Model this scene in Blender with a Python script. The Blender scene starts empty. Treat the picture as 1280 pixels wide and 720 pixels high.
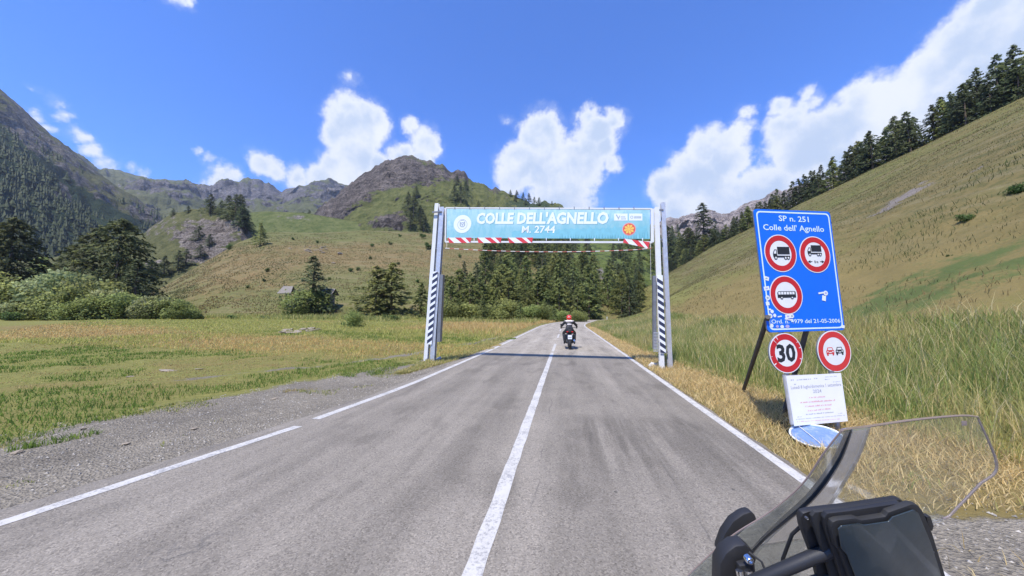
import bpy, bmesh, math, random
import numpy as np
from mathutils import Vector, Matrix

S = bpy.context.scene
COL = S.collection
random.seed(7)
rng = np.random.default_rng(11)
R_ = math.radians

# ------------------------------------------------------------------ camera
FPX = 420.0                      # focal length in pixels of a 1280 wide frame
PITCH = math.atan(32 / FPX)
YAW = math.atan(68 * math.cos(PITCH) / FPX)
CAMZ = 1.7
C0 = Vector((0, 0, CAMZ))
cam_d = bpy.data.cameras.new("camera")
cam = bpy.data.objects.new("camera", cam_d)
COL.objects.link(cam)
cam_d.sensor_width = 36
cam_d.lens = 36 * FPX / 1280
cam_d.clip_start = 0.05
cam_d.clip_end = 20000
cam.location = C0
cam.rotation_euler = (math.pi / 2 + PITCH, 0, YAW)
S.camera = cam
CF = Vector((-math.sin(YAW) * math.cos(PITCH), math.cos(YAW) * math.cos(PITCH), math.sin(PITCH)))
CR = Vector((math.cos(YAW), math.sin(YAW), 0))
CU = CR.cross(CF)


def ray(u, v):
    return CF + CR * ((u - 640) / FPX) + CU * ((360 - v) / FPX)


def P(u, v, Z):
    return C0 + ray(u, v) * Z


def G(u, v, z=0.0):
    r = ray(u, v)
    return C0 + r * ((z - CAMZ) / r.z)


# ------------------------------------------------------------------ light
SUN_EL, SUN_AZ = R_(61), R_(200)      # azimuth of the sun, clockwise from +Y (road direction)
sd = Vector((math.sin(SUN_AZ) * math.cos(SUN_EL), math.cos(SUN_AZ) * math.cos(SUN_EL), math.sin(SUN_EL)))
sun_d = bpy.data.lights.new("sun", 'SUN')
sun_d.energy = 4.2
sun_d.angle = R_(0.5)
sun_d.color = (1.0, 0.95, 0.86)
sun = bpy.data.objects.new("sun", sun_d)
COL.objects.link(sun)
sun.rotation_euler = sd.to_track_quat('Z', 'Y').to_euler()
S.view_settings.view_transform = 'Standard'
S.view_settings.look = 'None'
S.view_settings.gamma = 1
S.view_settings.exposure = 0.62

world = bpy.data.worlds.new("World")
S.world = world
world.use_nodes = True
nt = world.node_tree
nt.nodes.clear()


class NB:
    """tiny node helper"""
    def __init__(self, nt):
        self.nt = nt

    def n(self, t, **k):
        nd = self.nt.nodes.new(t)
        for a, b in k.items():
            setattr(nd, a, b)
        return nd

    def put(self, sock, val):
        if isinstance(val, bpy.types.NodeSocket):
            self.nt.links.new(val, sock)
        elif isinstance(val, (tuple, list)) and sock.type == 'RGBA' and len(val) == 3:
            sock.default_value = (*val, 1)
        else:
            sock.default_value = val

    def math(self, op, a, b=0.0, c=0.0, clamp=False):
        nd = self.n('ShaderNodeMath', operation=op, use_clamp=clamp)
        self.put(nd.inputs[0], a); self.put(nd.inputs[1], b); self.put(nd.inputs[2], c)
        return nd.outputs[0]

    def vmath(self, op, a, b=(0, 0, 0), scale=None, out=0):
        nd = self.n('ShaderNodeVectorMath', operation=op)
        self.put(nd.inputs[0], a); self.put(nd.inputs[1], b)
        if scale is not None:
            self.put(nd.inputs['Scale'], scale)
        return nd.outputs[out]

    def noise(self, vec, scale, detail=4, rough=0.55, dist=0.0, col=False, ntype=None):
        nd = self.n('ShaderNodeTexNoise')
        if ntype:
            nd.noise_type = ntype
        if vec is not None:
            self.put(nd.inputs['Vector'], vec)
        self.put(nd.inputs['Scale'], scale)
        nd.inputs['Detail'].default_value = detail
        nd.inputs['Roughness'].default_value = rough
        nd.inputs['Distortion'].default_value = dist
        return nd.outputs['Color' if col else 'Fac']

    def voro(self, vec, scale, feature='F1', out='Distance', rnd=1.0):
        nd = self.n('ShaderNodeTexVoronoi', feature=feature)
        self.put(nd.inputs['Vector'], vec)
        nd.inputs['Scale'].default_value = scale
        nd.inputs['Randomness'].default_value = rnd
        return nd.outputs[out]

    def map(self, vec, scale=(1, 1, 1), rot=(0, 0, 0), loc=(0, 0, 0)):
        nd = self.n('ShaderNodeMapping')
        self.put(nd.inputs['Vector'], vec)
        nd.inputs['Scale'].default_value = scale
        nd.inputs['Rotation'].default_value = rot
        nd.inputs['Location'].default_value = loc
        return nd.outputs[0]

    def step(self, x, lo, hi, a=0.0, b=1.0, smooth=True):
        nd = self.n('ShaderNodeMapRange', interpolation_type='SMOOTHSTEP' if smooth else 'LINEAR')
        self.put(nd.inputs[0], x)
        self.put(nd.inputs[1], lo); self.put(nd.inputs[2], hi)
        self.put(nd.inputs[3], a); self.put(nd.inputs[4], b)
        return nd.outputs[0]

    def mix(self, f, a, b, mode='MIX'):
        nd = self.n('ShaderNodeMix', data_type='RGBA', blend_type=mode)
        self.put(nd.inputs[0], f)
        self.put(nd.inputs[6], a); self.put(nd.inputs[7], b)
        return nd.outputs[2]

    def ramp(self, x, stops):
        nd = self.n('ShaderNodeValToRGB')
        self.put(nd.inputs[0], x)
        el = nd.color_ramp.elements
        while len(el) < len(stops):
            el.new(0.5)
        for e, (p, c) in zip(el, stops):
            e.position = p
            e.color = (*c, 1)
        return nd.outputs[0]

    def attr(self, name, out='Fac'):
        return self.n('ShaderNodeAttribute', attribute_name=name).outputs[out]

    def sep(self, v):
        return self.n('ShaderNodeSeparateXYZ', **{}).outputs if False else self._sep(v)

    def _sep(self, v):
        nd = self.n('ShaderNodeSeparateXYZ')
        self.put(nd.inputs[0], v)
        return nd.outputs

    def bump(self, h, strength, dist=0.1):
        nd = self.n('ShaderNodeBump')
        self.put(nd.inputs['Height'], h)
        nd.inputs['Strength'].default_value = strength
        nd.inputs['Distance'].default_value = dist
        return nd.outputs[0]


# ---- the sky: Nishita plus cumulus fixed to compass directions
w = NB(nt)
sky = w.n('ShaderNodeTexSky', sky_type='NISHITA')
sky.sun_disc = False
sky.sun_elevation = SUN_EL
sky.sun_rotation = SUN_AZ
sky.altitude = 2500
sky.air_density = 1.0
sky.dust_density = 0.15
sky.ozone_density = 3.0
dirv = w.n('ShaderNodeTexCoord').outputs['Generated']
clouds = [
    # right bank
    (836, 236, 26), (872, 222, 42), (884, 186, 27), (905, 202, 30), (926, 165, 16), (932, 140, 11), (915, 180, 20),
    (955, 242, 42), (985, 160, 26), (976, 132, 14), (990, 145, 16), (1013, 114, 12), (1018, 125, 12), (1005, 130, 12), (1010, 185, 50), (1045, 168, 44), (1084, 128, 38),
    (1075, 200, 68), (1130, 130, 52), (1160, 96, 42), (1200, 58, 48), (1232, 12, 46), (1190, 150, 78), (1250, 100, 78),
    (1290, 40, 88), (1270, -60, 70), (1350, -30, 110), (1370, 90, 110), (1120, 190, 70), (900, 250, 40), (850, 262, 26),
    # middle
    (678, 172, 32), (650, 206, 28), (690, 215, 42), (725, 202, 36), (748, 165, 26), (735, 146, 14), (765, 150, 17),
    (700, 246, 44), (642, 222, 22), (766, 206, 13), (755, 185, 20), (634, 151, 5),
    # left middle
    (445, 157, 40), (436, 132, 18), (420, 165, 21), (470, 150, 19), (442, 192, 32), (405, 224, 25), (372, 224, 18),
    (532, 178, 22), (512, 156, 12), (543, 188, 14), (508, 190, 15), (438, 98, 7), (425, 212, 28), (470, 205, 22), (500, 200, 22), (530, 200, 18),
    # small ones
    (328, 206, 19), (344, 214, 14), (277, 214, 15), (262, 200, 8), (290, 222, 13), (256, 226, 10), (248, 190, 4), (272, 226, 16),
    # left
    (66, 124, 10), (74, 140, 8), (60, 115, 6), (100, 172, 11), (112, 190, 12), (95, 165, 8), (125, 204, 8), (44, 146, 8), (58, 160, 7), (34, 138, 6),
    (165, 214, 7), (178, 219, 5), (142, 213, 5), (40, 104, 4), (234, 2, 10), (225, -8, 12),
    # outside the frame the same kind of sky goes on
    (-260, 100, 60), (-340, 130, 80), (1560, -120, 120), (1500, 40, 120), (300, -260, 45), (360, -280, 40),
]
warp = w.vmath('SUBTRACT', w.noise(dirv, 9, 5, 0.6, col=True), (0.5, 0.5, 0.5))
warp2 = w.vmath('SUBTRACT', w.noise(dirv, 42, 4, 0.6, col=True), (0.5, 0.5, 0.5))
wd = w.vmath('ADD', dirv, w.vmath('SCALE', warp, scale=0.045))
wd = w.vmath('ADD', wd, w.vmath('SCALE', warp2, scale=0.022))
fld = None
for (u, v, r) in clouds:
    d = ray(u, v).normalized()
    cs = CF.dot(d)
    ra = r / FPX * cs ** 1.5 * (1.10 if u > 590 else 1.0)
    dd = w.vmath('DISTANCE', wd, tuple(d), out=1)
    t = w.math('MULTIPLY_ADD', dd, -1.0 / ra, 1.0)
    t = w.math('MULTIPLY', t, min(1.0, ra / 0.07) ** 0.6)
    if r < 10:
        t = w.math('MULTIPLY', t, 0.62)
    if fld is None:
        fld = t
    else:
        fld = w.math('SMOOTH_MAX', fld, t, 0.12)
nz = w.noise(dirv, 16, 8, 0.62)
nz2 = w.noise(dirv, 60, 5, 0.6)
f2 = w.math('ADD', fld, w.math('MULTIPLY', w.math('SUBTRACT', nz, 0.5), 0.75))
f2 = w.math('ADD', f2, w.math('MULTIPLY', w.math('SUBTRACT', nz2, 0.5), 0.38))
dens = w.step(f2, -0.13, 0.30)
# thin wisps round the clouds
wisp = w.step(w.math('ADD', fld, w.math('MULTIPLY', w.math('SUBTRACT', w.noise(dirv, 14, 7, 0.7), 0.5), 1.6)), -0.25, 0.7, 0, 0.45)
dens = w.math('MAXIMUM', dens, wisp)
gx = w.noise(w.vmath('ADD', dirv, (0.3, 0.1, 0.0)), 8, 6, 0.58)
thick = w.math('MULTIPLY', w.step(f2, 0.10, 0.65), w.step(gx, 0.32, 0.60))
ccol = w.mix(thick, (5.3, 5.5, 5.85), (3.3, 3.95, 5.1))
skycol = w.mix(1.0, sky.outputs[0], (0.47, 1.0, 1.86), 'MULTIPLY')
skyc = w.mix(dens, skycol, ccol)
bg = w.n('ShaderNodeBackground')
w.put(bg.inputs[0], skyc)
bg.inputs[1].default_value = 0.12
wo = w.n('ShaderNodeOutputWorld')
nt.links.new(bg.outputs[0], wo.inputs[0])

# ------------------------------------------------------------------ noise
def _hash(ix, iy, iz, seed):
    h = (ix.astype(np.int64) * 374761393 + iy.astype(np.int64) * 668265263 + iz.astype(np.int64) * 2147483647 + seed * 974711) & 0xFFFFFFFF
    h = ((h ^ (h >> 13)) * 1274126177) & 0xFFFFFFFF
    h = ((h ^ (h >> 16)) * 2246822519) & 0xFFFFFFFF
    return ((h ^ (h >> 15)) & 0xFFFFFF) / float(0xFFFFFF)


def vnoise(x, y, z=0.0, seed=0):
    x = np.asarray(x, float); y = np.asarray(y, float)
    z = np.broadcast_to(np.asarray(z, float), np.broadcast(x, y).shape)
    x, y = np.broadcast_arrays(x, y)
    x0, y0, z0 = np.floor(x), np.floor(y), np.floor(z)
    fx, fy, fz = x - x0, y - y0, z - z0
    fx = fx * fx * (3 - 2 * fx); fy = fy * fy * (3 - 2 * fy); fz = fz * fz * (3 - 2 * fz)
    r = 0
    for dx in (0, 1):
        for dy in (0, 1):
            for dz in (0, 1):
                r = r + _hash(x0 + dx, y0 + dy, z0 + dz, seed) * (fx if dx else 1 - fx) * (fy if dy else 1 - fy) * (fz if dz else 1 - fz)
    return r


def fbm(x, y, z=0.0, oct=4, seed=0, rough=0.5, ridged=False):
    s, a, t = 0, 1.0, 0
    for i in range(oct):
        n = vnoise(np.asarray(x) * 2 ** i + 17.3 * i, np.asarray(y) * 2 ** i + 9.1 * i, np.asarray(z) * 2 ** i, seed + i)
        if ridged:
            n = 1 - np.abs(2 * n - 1)
        s = s + a * n
        t += a
        a *= rough
    return s / t


def sstep(x, a, b):
    t = np.clip((np.asarray(x, float) - a) / (b - a), 0, 1)
    return t * t * (3 - 2 * t)


# ------------------------------------------------------------------ object helpers
def tag(o, label=None, cat=None, group=None, kind=None):
    if label: o['label'] = label
    if cat: o['category'] = cat
    if group: o['group'] = group
    if kind: o['kind'] = kind
    return o


def root(name, loc, label, cat, group=None):
    o = bpy.data.objects.new(name, None)
    COL.objects.link(o)
    o.location = loc
    o.empty_display_size = 0.1
    return tag(o, label, cat, group)


def link(name, me, parent=None, world_coords=True):
    """link a mesh whose vertices are in world coordinates (moved to the parent's frame)"""
    o = bpy.data.objects.new(name, me)
    COL.objects.link(o)
    if parent is not None:
        o.parent = parent
        if world_coords:
            l = Vector((0, 0, 0)); q = parent
            while q is not None:
                l = l + q.location; q = q.parent
            me.transform(Matrix.Translation(-l))
    return o


def np_mesh(name, V, F, mats, smooth=True, attrs=None, midx=None, cols=None, outw=None):
    """V (n,3), F list of arrays (m,k) of equal-size faces"""
    me = bpy.data.meshes.new(name)
    V = np.ascontiguousarray(V, dtype=np.float32)
    if not isinstance(F, list):
        F = [F]
    idx = np.concatenate([f.reshape(-1) for f in F]).astype(np.int32)
    tot = np.concatenate([np.full(len(f), f.shape[1]) for f in F]).astype(np.int32)
    start = np.concatenate([[0], np.cumsum(tot)[:-1]]).astype(np.int32)
    me.vertices.add(len(V)); me.vertices.foreach_set('co', V.reshape(-1))
    me.loops.add(len(idx)); me.loops.foreach_set('vertex_index', idx)
    me.polygons.add(len(tot)); me.polygons.foreach_set('loop_start', start); me.polygons.foreach_set('loop_total', tot)
    for m in (mats if isinstance(mats, (list, tuple)) else [mats]):
        me.materials.append(m)
    if midx is not None:
        me.polygons.foreach_set('material_index', np.asarray(midx, np.int32))
    me.polygons.foreach_set('use_smooth', np.full(len(tot), smooth))
    me.update(calc_edges=True)
    for k, a in (attrs or {}).items():
        at = me.attributes.new(k, 'FLOAT', 'POINT')
        at.data.foreach_set('value', np.asarray(a, np.float32).reshape(-1))
    if outw is not None:
        at = me.attributes.new('outward', 'FLOAT_VECTOR', 'POINT')
        at.data.foreach_set('vector', np.ascontiguousarray(outw, np.float32).reshape(-1))
    if cols is not None:
        ca = me.attributes.new('tint', 'FLOAT_COLOR', 'POINT')
        c4 = np.ones((len(V), 4), np.float32); c4[:, :3] = cols
        ca.data.foreach_set('color', c4.reshape(-1))
    return me


class Fr:
    """a plane frame: o + a*x + b*y + c*n"""
    def __init__(s, o, x, y):
        s.o = Vector(o); s.x = Vector(x).normalized(); s.y = Vector(y).normalized()
        s.n = s.x.cross(s.y).normalized()

    def pt(s, a, b, c=0.0):
        return s.o + s.x * a + s.y * b + s.n * c

    def px(s, u, v):
        r = ray(u, v)
        t = (s.o - C0).dot(s.n) / r.dot(s.n)
        p = C0 + r * t - s.o
        return p.dot(s.x), p.dot(s.y)

    def M(s):
        return Matrix(((s.x.x, s.y.x, s.n.x, s.o.x), (s.x.y, s.y.y, s.n.y, s.o.y), (s.x.z, s.y.z, s.n.z, s.o.z), (0, 0, 0, 1)))


WORLD = Fr((0, 0, 0), (1, 0, 0), (0, 1, 0))


class MB:
    def __init__(s):
        s.v = []; s.f = []; s.m = []

    def add(s, vs, fs, m=0):
        b = len(s.v)
        s.v += [tuple(p) for p in vs]
        s.f += [tuple(i + b for i in f) for f in fs]
        s.m += [m] * len(fs)
        return s

    def prism(s, fr, pts, c0, c1, m=0):
        n = len(pts)
        vs = [fr.pt(a, b, c0) for a, b in pts] + [fr.pt(a, b, c1) for a, b in pts]
        fs = [tuple(range(n - 1, -1, -1)), tuple(range(n, 2 * n))]
        fs += [(i, (i + 1) % n, n + (i + 1) % n, n + i) for i in range(n)]
        return s.add(vs, fs, m)

    def rect(s, fr, a0, b0, a1, b1, c0, c1, m=0):
        return s.prism(fr, [(a0, b0), (a1, b0), (a1, b1), (a0, b1)], c0, c1, m)

    def box(s, c, size, m=0, rz=0.0):
        x = Vector((math.cos(rz), math.sin(rz), 0)); y = Vector((-math.sin(rz), math.cos(rz), 0))
        fr = Fr(c, x, y)
        return s.rect(fr, -size[0] / 2, -size[1] / 2, size[0] / 2, size[1] / 2, -size[2] / 2, size[2] / 2, m)

    def tube(s, pts, rad, n=8, m=0, cap=True):
        pts = [Vector(p) for p in pts]
        if not isinstance(rad, (list, tuple)):
            rad = [rad] * len(pts)
        vs = []; fs = []
        up = None
        for i, p in enumerate(pts):
            a = pts[max(i - 1, 0)]; b = pts[min(i + 1, len(pts) - 1)]
            d = (b - a).normalized()
            if up is None:
                up = Vector((0, 0, 1)) if abs(d.z) < 0.9 else Vector((1, 0, 0))
            x = d.cross(up).normalized(); y = x.cross(d).normalized(); up = y
            for k in range(n):
                t = 2 * math.pi * k / n
                vs.append(p + (x * math.cos(t) + y * math.sin(t)) * rad[i])
        for i in range(len(pts) - 1):
            for k in range(n):
                fs.append((i * n + k, i * n + (k + 1) % n, (i + 1) * n + (k + 1) % n, (i + 1) * n + k))
        if cap:
            fs.append(tuple(range(n - 1, -1, -1)))
            fs.append(tuple(range((len(pts) - 1) * n, len(pts) * n)))
        return s.add(vs, fs, m)

    def lathe(s, c, ax, prof, n=24, m=0):
        """prof: list of (along axis, radius)"""
        ax = Vector(ax).normalized()
        h = Vector((0, 0, 1)) if abs(ax.z) < 0.9 else Vector((1, 0, 0))
        x = ax.cross(h).normalized(); y = ax.cross(x).normalized()
        vs = []; fs = []
        for (a, r) in prof:
            for k in range(n):
                t = 2 * math.pi * k / n
                vs.append(Vector(c) + ax * a + (x * math.cos(t) + y * math.sin(t)) * max(r, 1e-4))
        for i in range(len(prof) - 1):
            for k in range(n):
                fs.append((i * n + k, (i + 1) * n + k, (i + 1) * n + (k + 1) % n, i * n + (k + 1) % n))
        fs.append(tuple(range(n))); fs.append(tuple(range((len(prof) - 1) * n, len(prof) * n))[::-1])
        return s.add(vs, fs, m)

    def build(s, name, mats, parent=None, smooth=False, bevel=0.0, local=False):
        me = bpy.data.meshes.new(name)
        me.from_pydata([tuple(p) for p in s.v], [], s.f)
        for m in (mats if isinstance(mats, (list, tuple)) else [mats]):
            me.materials.append(m)
        me.polygons.foreach_set('material_index', s.m)
        bm = bmesh.new(); bm.from_mesh(me)
        bmesh.ops.recalc_face_normals(bm, faces=bm.faces)
        if bevel:
            es = [e for e in bm.edges if len(e.link_faces) == 2 and e.calc_face_angle(0) > 0.6]
            bmesh.ops.bevel(bm, geom=es, offset=bevel, segments=2, affect='EDGES', profile=0.6)
        bm.to_mesh(me); bm.free()
        if smooth:
            me.polygons.foreach_set('use_smooth', [True] * len(me.polygons))
            try:
                me.set_sharp_from_angle(angle=R_(40))
            except Exception:
                pass
        me.update()
        return link(name, me, parent, not local)


def ell(cx, cy, rx, ry=None, n=40, a0=0, a1=2 * math.pi):
    ry = ry or rx
    return [(cx + rx * math.cos(a0 + (a1 - a0) * i / n), cy + ry * math.sin(a0 + (a1 - a0) * i / n)) for i in range(n)]


def ringmesh(mb, fr, cx, cy, r0, r1, c, m=0, n=40, ey=1.0):
    o = ell(cx, cy, r1, r1 * ey, n); i_ = ell(cx, cy, r0, r0 * ey, n)
    vs = [fr.pt(a, b, c) for a, b in o] + [fr.pt(a, b, c) for a, b in i_]
    mb.add(vs, [(k, (k + 1) % n, n + (k + 1) % n, n + k) for k in range(n)], m)


def _cap():
    cu = bpy.data.curves.new('c', 'FONT'); cu.body = 'H'; cu.size = 1
    ob = bpy.data.objects.new('c', cu); COL.objects.link(ob)
    me = bpy.data.meshes.new_from_object(ob.evaluated_get(bpy.context.evaluated_depsgraph_get()))
    c = max(v.co.y for v in me.vertices)
    bpy.data.objects.remove(ob); bpy.data.curves.remove(cu); bpy.data.meshes.remove(me)
    return c


CAP = _cap()
print('CAP', CAP)


def text(name, s, fr, a, b, h, width, mat, parent, c=0.004, bold=0.0, shear=0.0, align='LEFT', thick=0.001):
    """flat lettering: cap height h, stretched to the given width (None = natural), baseline start at (a, b)"""
    cu = bpy.data.curves.new(name, 'FONT')
    cu.body = s; cu.size = 1; cu.offset = bold; cu.shear = shear; cu.resolution_u = 2; cu.align_x = 'LEFT'
    ob = bpy.data.objects.new(name + '_tmp', cu)
    COL.objects.link(ob)
    dg = bpy.context.evaluated_depsgraph_get()
    me = bpy.data.meshes.new_from_object(ob.evaluated_get(dg))
    bpy.data.objects.remove(ob); bpy.data.curves.remove(cu)
    n = len(me.vertices)
    co = np.zeros(n * 3); me.vertices.foreach_get('co', co); co = co.reshape(-1, 3)
    mn, mx = co.min(0), co.max(0)
    sy = h / CAP
    sx = (width / (mx[0] - mn[0])) if width else sy
    M = fr.M()
    a_ = (co[:, 0] - mn[0]) * sx
    if align == 'CENTER':
        a_ -= (mx[0] - mn[0]) * sx / 2
    co2 = np.array([fr.pt(a + p, b + q * sy, c) for p, q in zip(a_, co[:, 1])])
    me.vertices.foreach_set('co', co2.astype(np.float32).reshape(-1))
    me.materials.clear(); me.materials.append(mat)
    me.name = name
    me.update()
    return link(name, me, parent)


# ------------------------------------------------------------------ materials
MATS = {}


def mat(name, col=(0.5, 0.5, 0.5), rough=0.6, metal=0.0, vary=0.12, vscale=6.0, bump=0.0, bscale=40.0, spec=0.5, coat=0.0):
    m = bpy.data.materials.new(name)
    m.use_nodes = True
    b = m.node_tree.nodes['Principled BSDF']
    h = NB(m.node_tree)
    oc = h.n('ShaderNodeTexCoord').outputs['Object']
    if vary:
        n = h.noise(oc, vscale, 5, 0.6)
        f = h.step(n, 0.25, 0.75, 1 - vary, 1 + vary, False)
        c = h.n('ShaderNodeVectorMath', operation='SCALE')
        c.inputs[0].default_value = col
        h.put(c.inputs['Scale'], f)
        h.put(b.inputs['Base Color'], c.outputs[0])
    else:
        b.inputs['Base Color'].default_value = (*col, 1)
    b.inputs['Roughness'].default_value = rough
    b.inputs['Metallic'].default_value = metal
    b.inputs['Specular IOR Level'].default_value = spec
    b.inputs['Coat Weight'].default_value = coat
    if bump:
        h.put(b.inputs['Normal'], h.bump(h.noise(oc, bscale, 4), bump, 0.01))
    MATS[name] = m
    return m


def nmat(name):
    m = bpy.data.materials.new(name)
    m.use_nodes = True
    h = NB(m.node_tree)
    return m, h, m.node_tree.nodes['Principled BSDF']


def leaf_mat(name, c1, c2, trans=0.35, rough=0.6):
    """foliage: per-vertex tint picks between two greens, some light comes through"""
    m, h, b = nmat(name)
    t = h.attr('shade')
    oi = h.n('ShaderNodeObjectInfo').outputs['Random']
    c = h.mix(t, c1, c2)
    hs = h.n('ShaderNodeHueSaturation')
    h.put(hs.inputs['Color'], c)
    h.put(hs.inputs['Value'], h.step(oi, 0, 1, 0.72, 1.25, False))
    h.put(hs.inputs['Hue'], h.step(h.math('FRACT', h.math('MULTIPLY', oi, 7.31)), 0, 1, 0.478, 0.512, False))
    h.put(b.inputs['Base Color'], hs.outputs[0])
    b.inputs['Roughness'].default_value = rough
    b.inputs['Specular IOR Level'].default_value = 0.25
    vt = h.n('ShaderNodeVectorTransform', vector_type='NORMAL', convert_from='OBJECT', convert_to='WORLD')
    h.put(vt.inputs[0], h.attr('outward', 'Vector'))
    gn = h.n('ShaderNodeNewGeometry').outputs['Normal']
    nn = h.vmath('NORMALIZE', h.vmath('ADD', h.vmath('SCALE', vt.outputs[0], scale=1.0), h.vmath('SCALE', gn, scale=0.55)))
    h.put(b.inputs['Normal'], nn)
    tr = h.n('ShaderNodeBsdfTranslucent')
    h.put(tr.inputs[0], hs.outputs[0])
    mx = h.n('ShaderNodeMixShader')
    mx.inputs[0].default_value = trans
    h.nt.links.new(b.outputs[0], mx.inputs[1]); h.nt.links.new(tr.outputs[0], mx.inputs[2])
    h.nt.links.new(mx.outputs[0], h.nt.nodes['Material Output'].inputs[0])
    return m


def blade_mat(name, trans=0.35):
    m, h, b = nmat(name)
    c = h.attr('tint', 'Color')
    h.put(b.inputs['Base Color'], c)
    b.inputs['Roughness'].default_value = 0.65
    b.inputs['Specular IOR Level'].default_value = 0.2
    tr = h.n('ShaderNodeBsdfTranslucent')
    h.put(tr.inputs[0], c)
    mx = h.n('ShaderNodeMixShader')
    mx.inputs[0].default_value = trans
    h.nt.links.new(b.outputs[0], mx.inputs[1]); h.nt.links.new(tr.outputs[0], mx.inputs[2])
    h.nt.links.new(mx.outputs[0], h.nt.nodes['Material Output'].inputs[0])
    return m


M_larch = leaf_mat('larch_needles', (0.17, 0.21, 0.065), (0.34, 0.37, 0.13), 0.55)
M_spruce = leaf_mat('spruce_needles', (0.07, 0.095, 0.045), (0.16, 0.195, 0.085), 0.4)
M_pine = leaf_mat('pine_needles', (0.07, 0.092, 0.034), (0.17, 0.19, 0.07), 0.4)
M_bush = leaf_mat('bush_leaves', (0.17, 0.21, 0.055), (0.37, 0.42, 0.14), 0.5)
M_willow = leaf_mat('willow_leaves', (0.20, 0.24, 0.09), (0.44, 0.48, 0.22), 0.5)
M_darkbush = leaf_mat('dark_bush_leaves', (0.05, 0.10, 0.022), (0.12, 0.20, 0.05), 0.3)
M_bark = mat('bark', (0.13, 0.095, 0.07), 0.9, vary=0.35, vscale=3, bump=0.6, bscale=15)
M_blade = blade_mat('grass_blades', 0.5)

STRAW = np.array((0.50, 0.37, 0.16)); GREEN = np.array((0.17, 0.215, 0.06)); OLIVE = np.array((0.29, 0.27, 0.105)); OCHRE = np.array((0.40, 0.27, 0.10))


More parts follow.
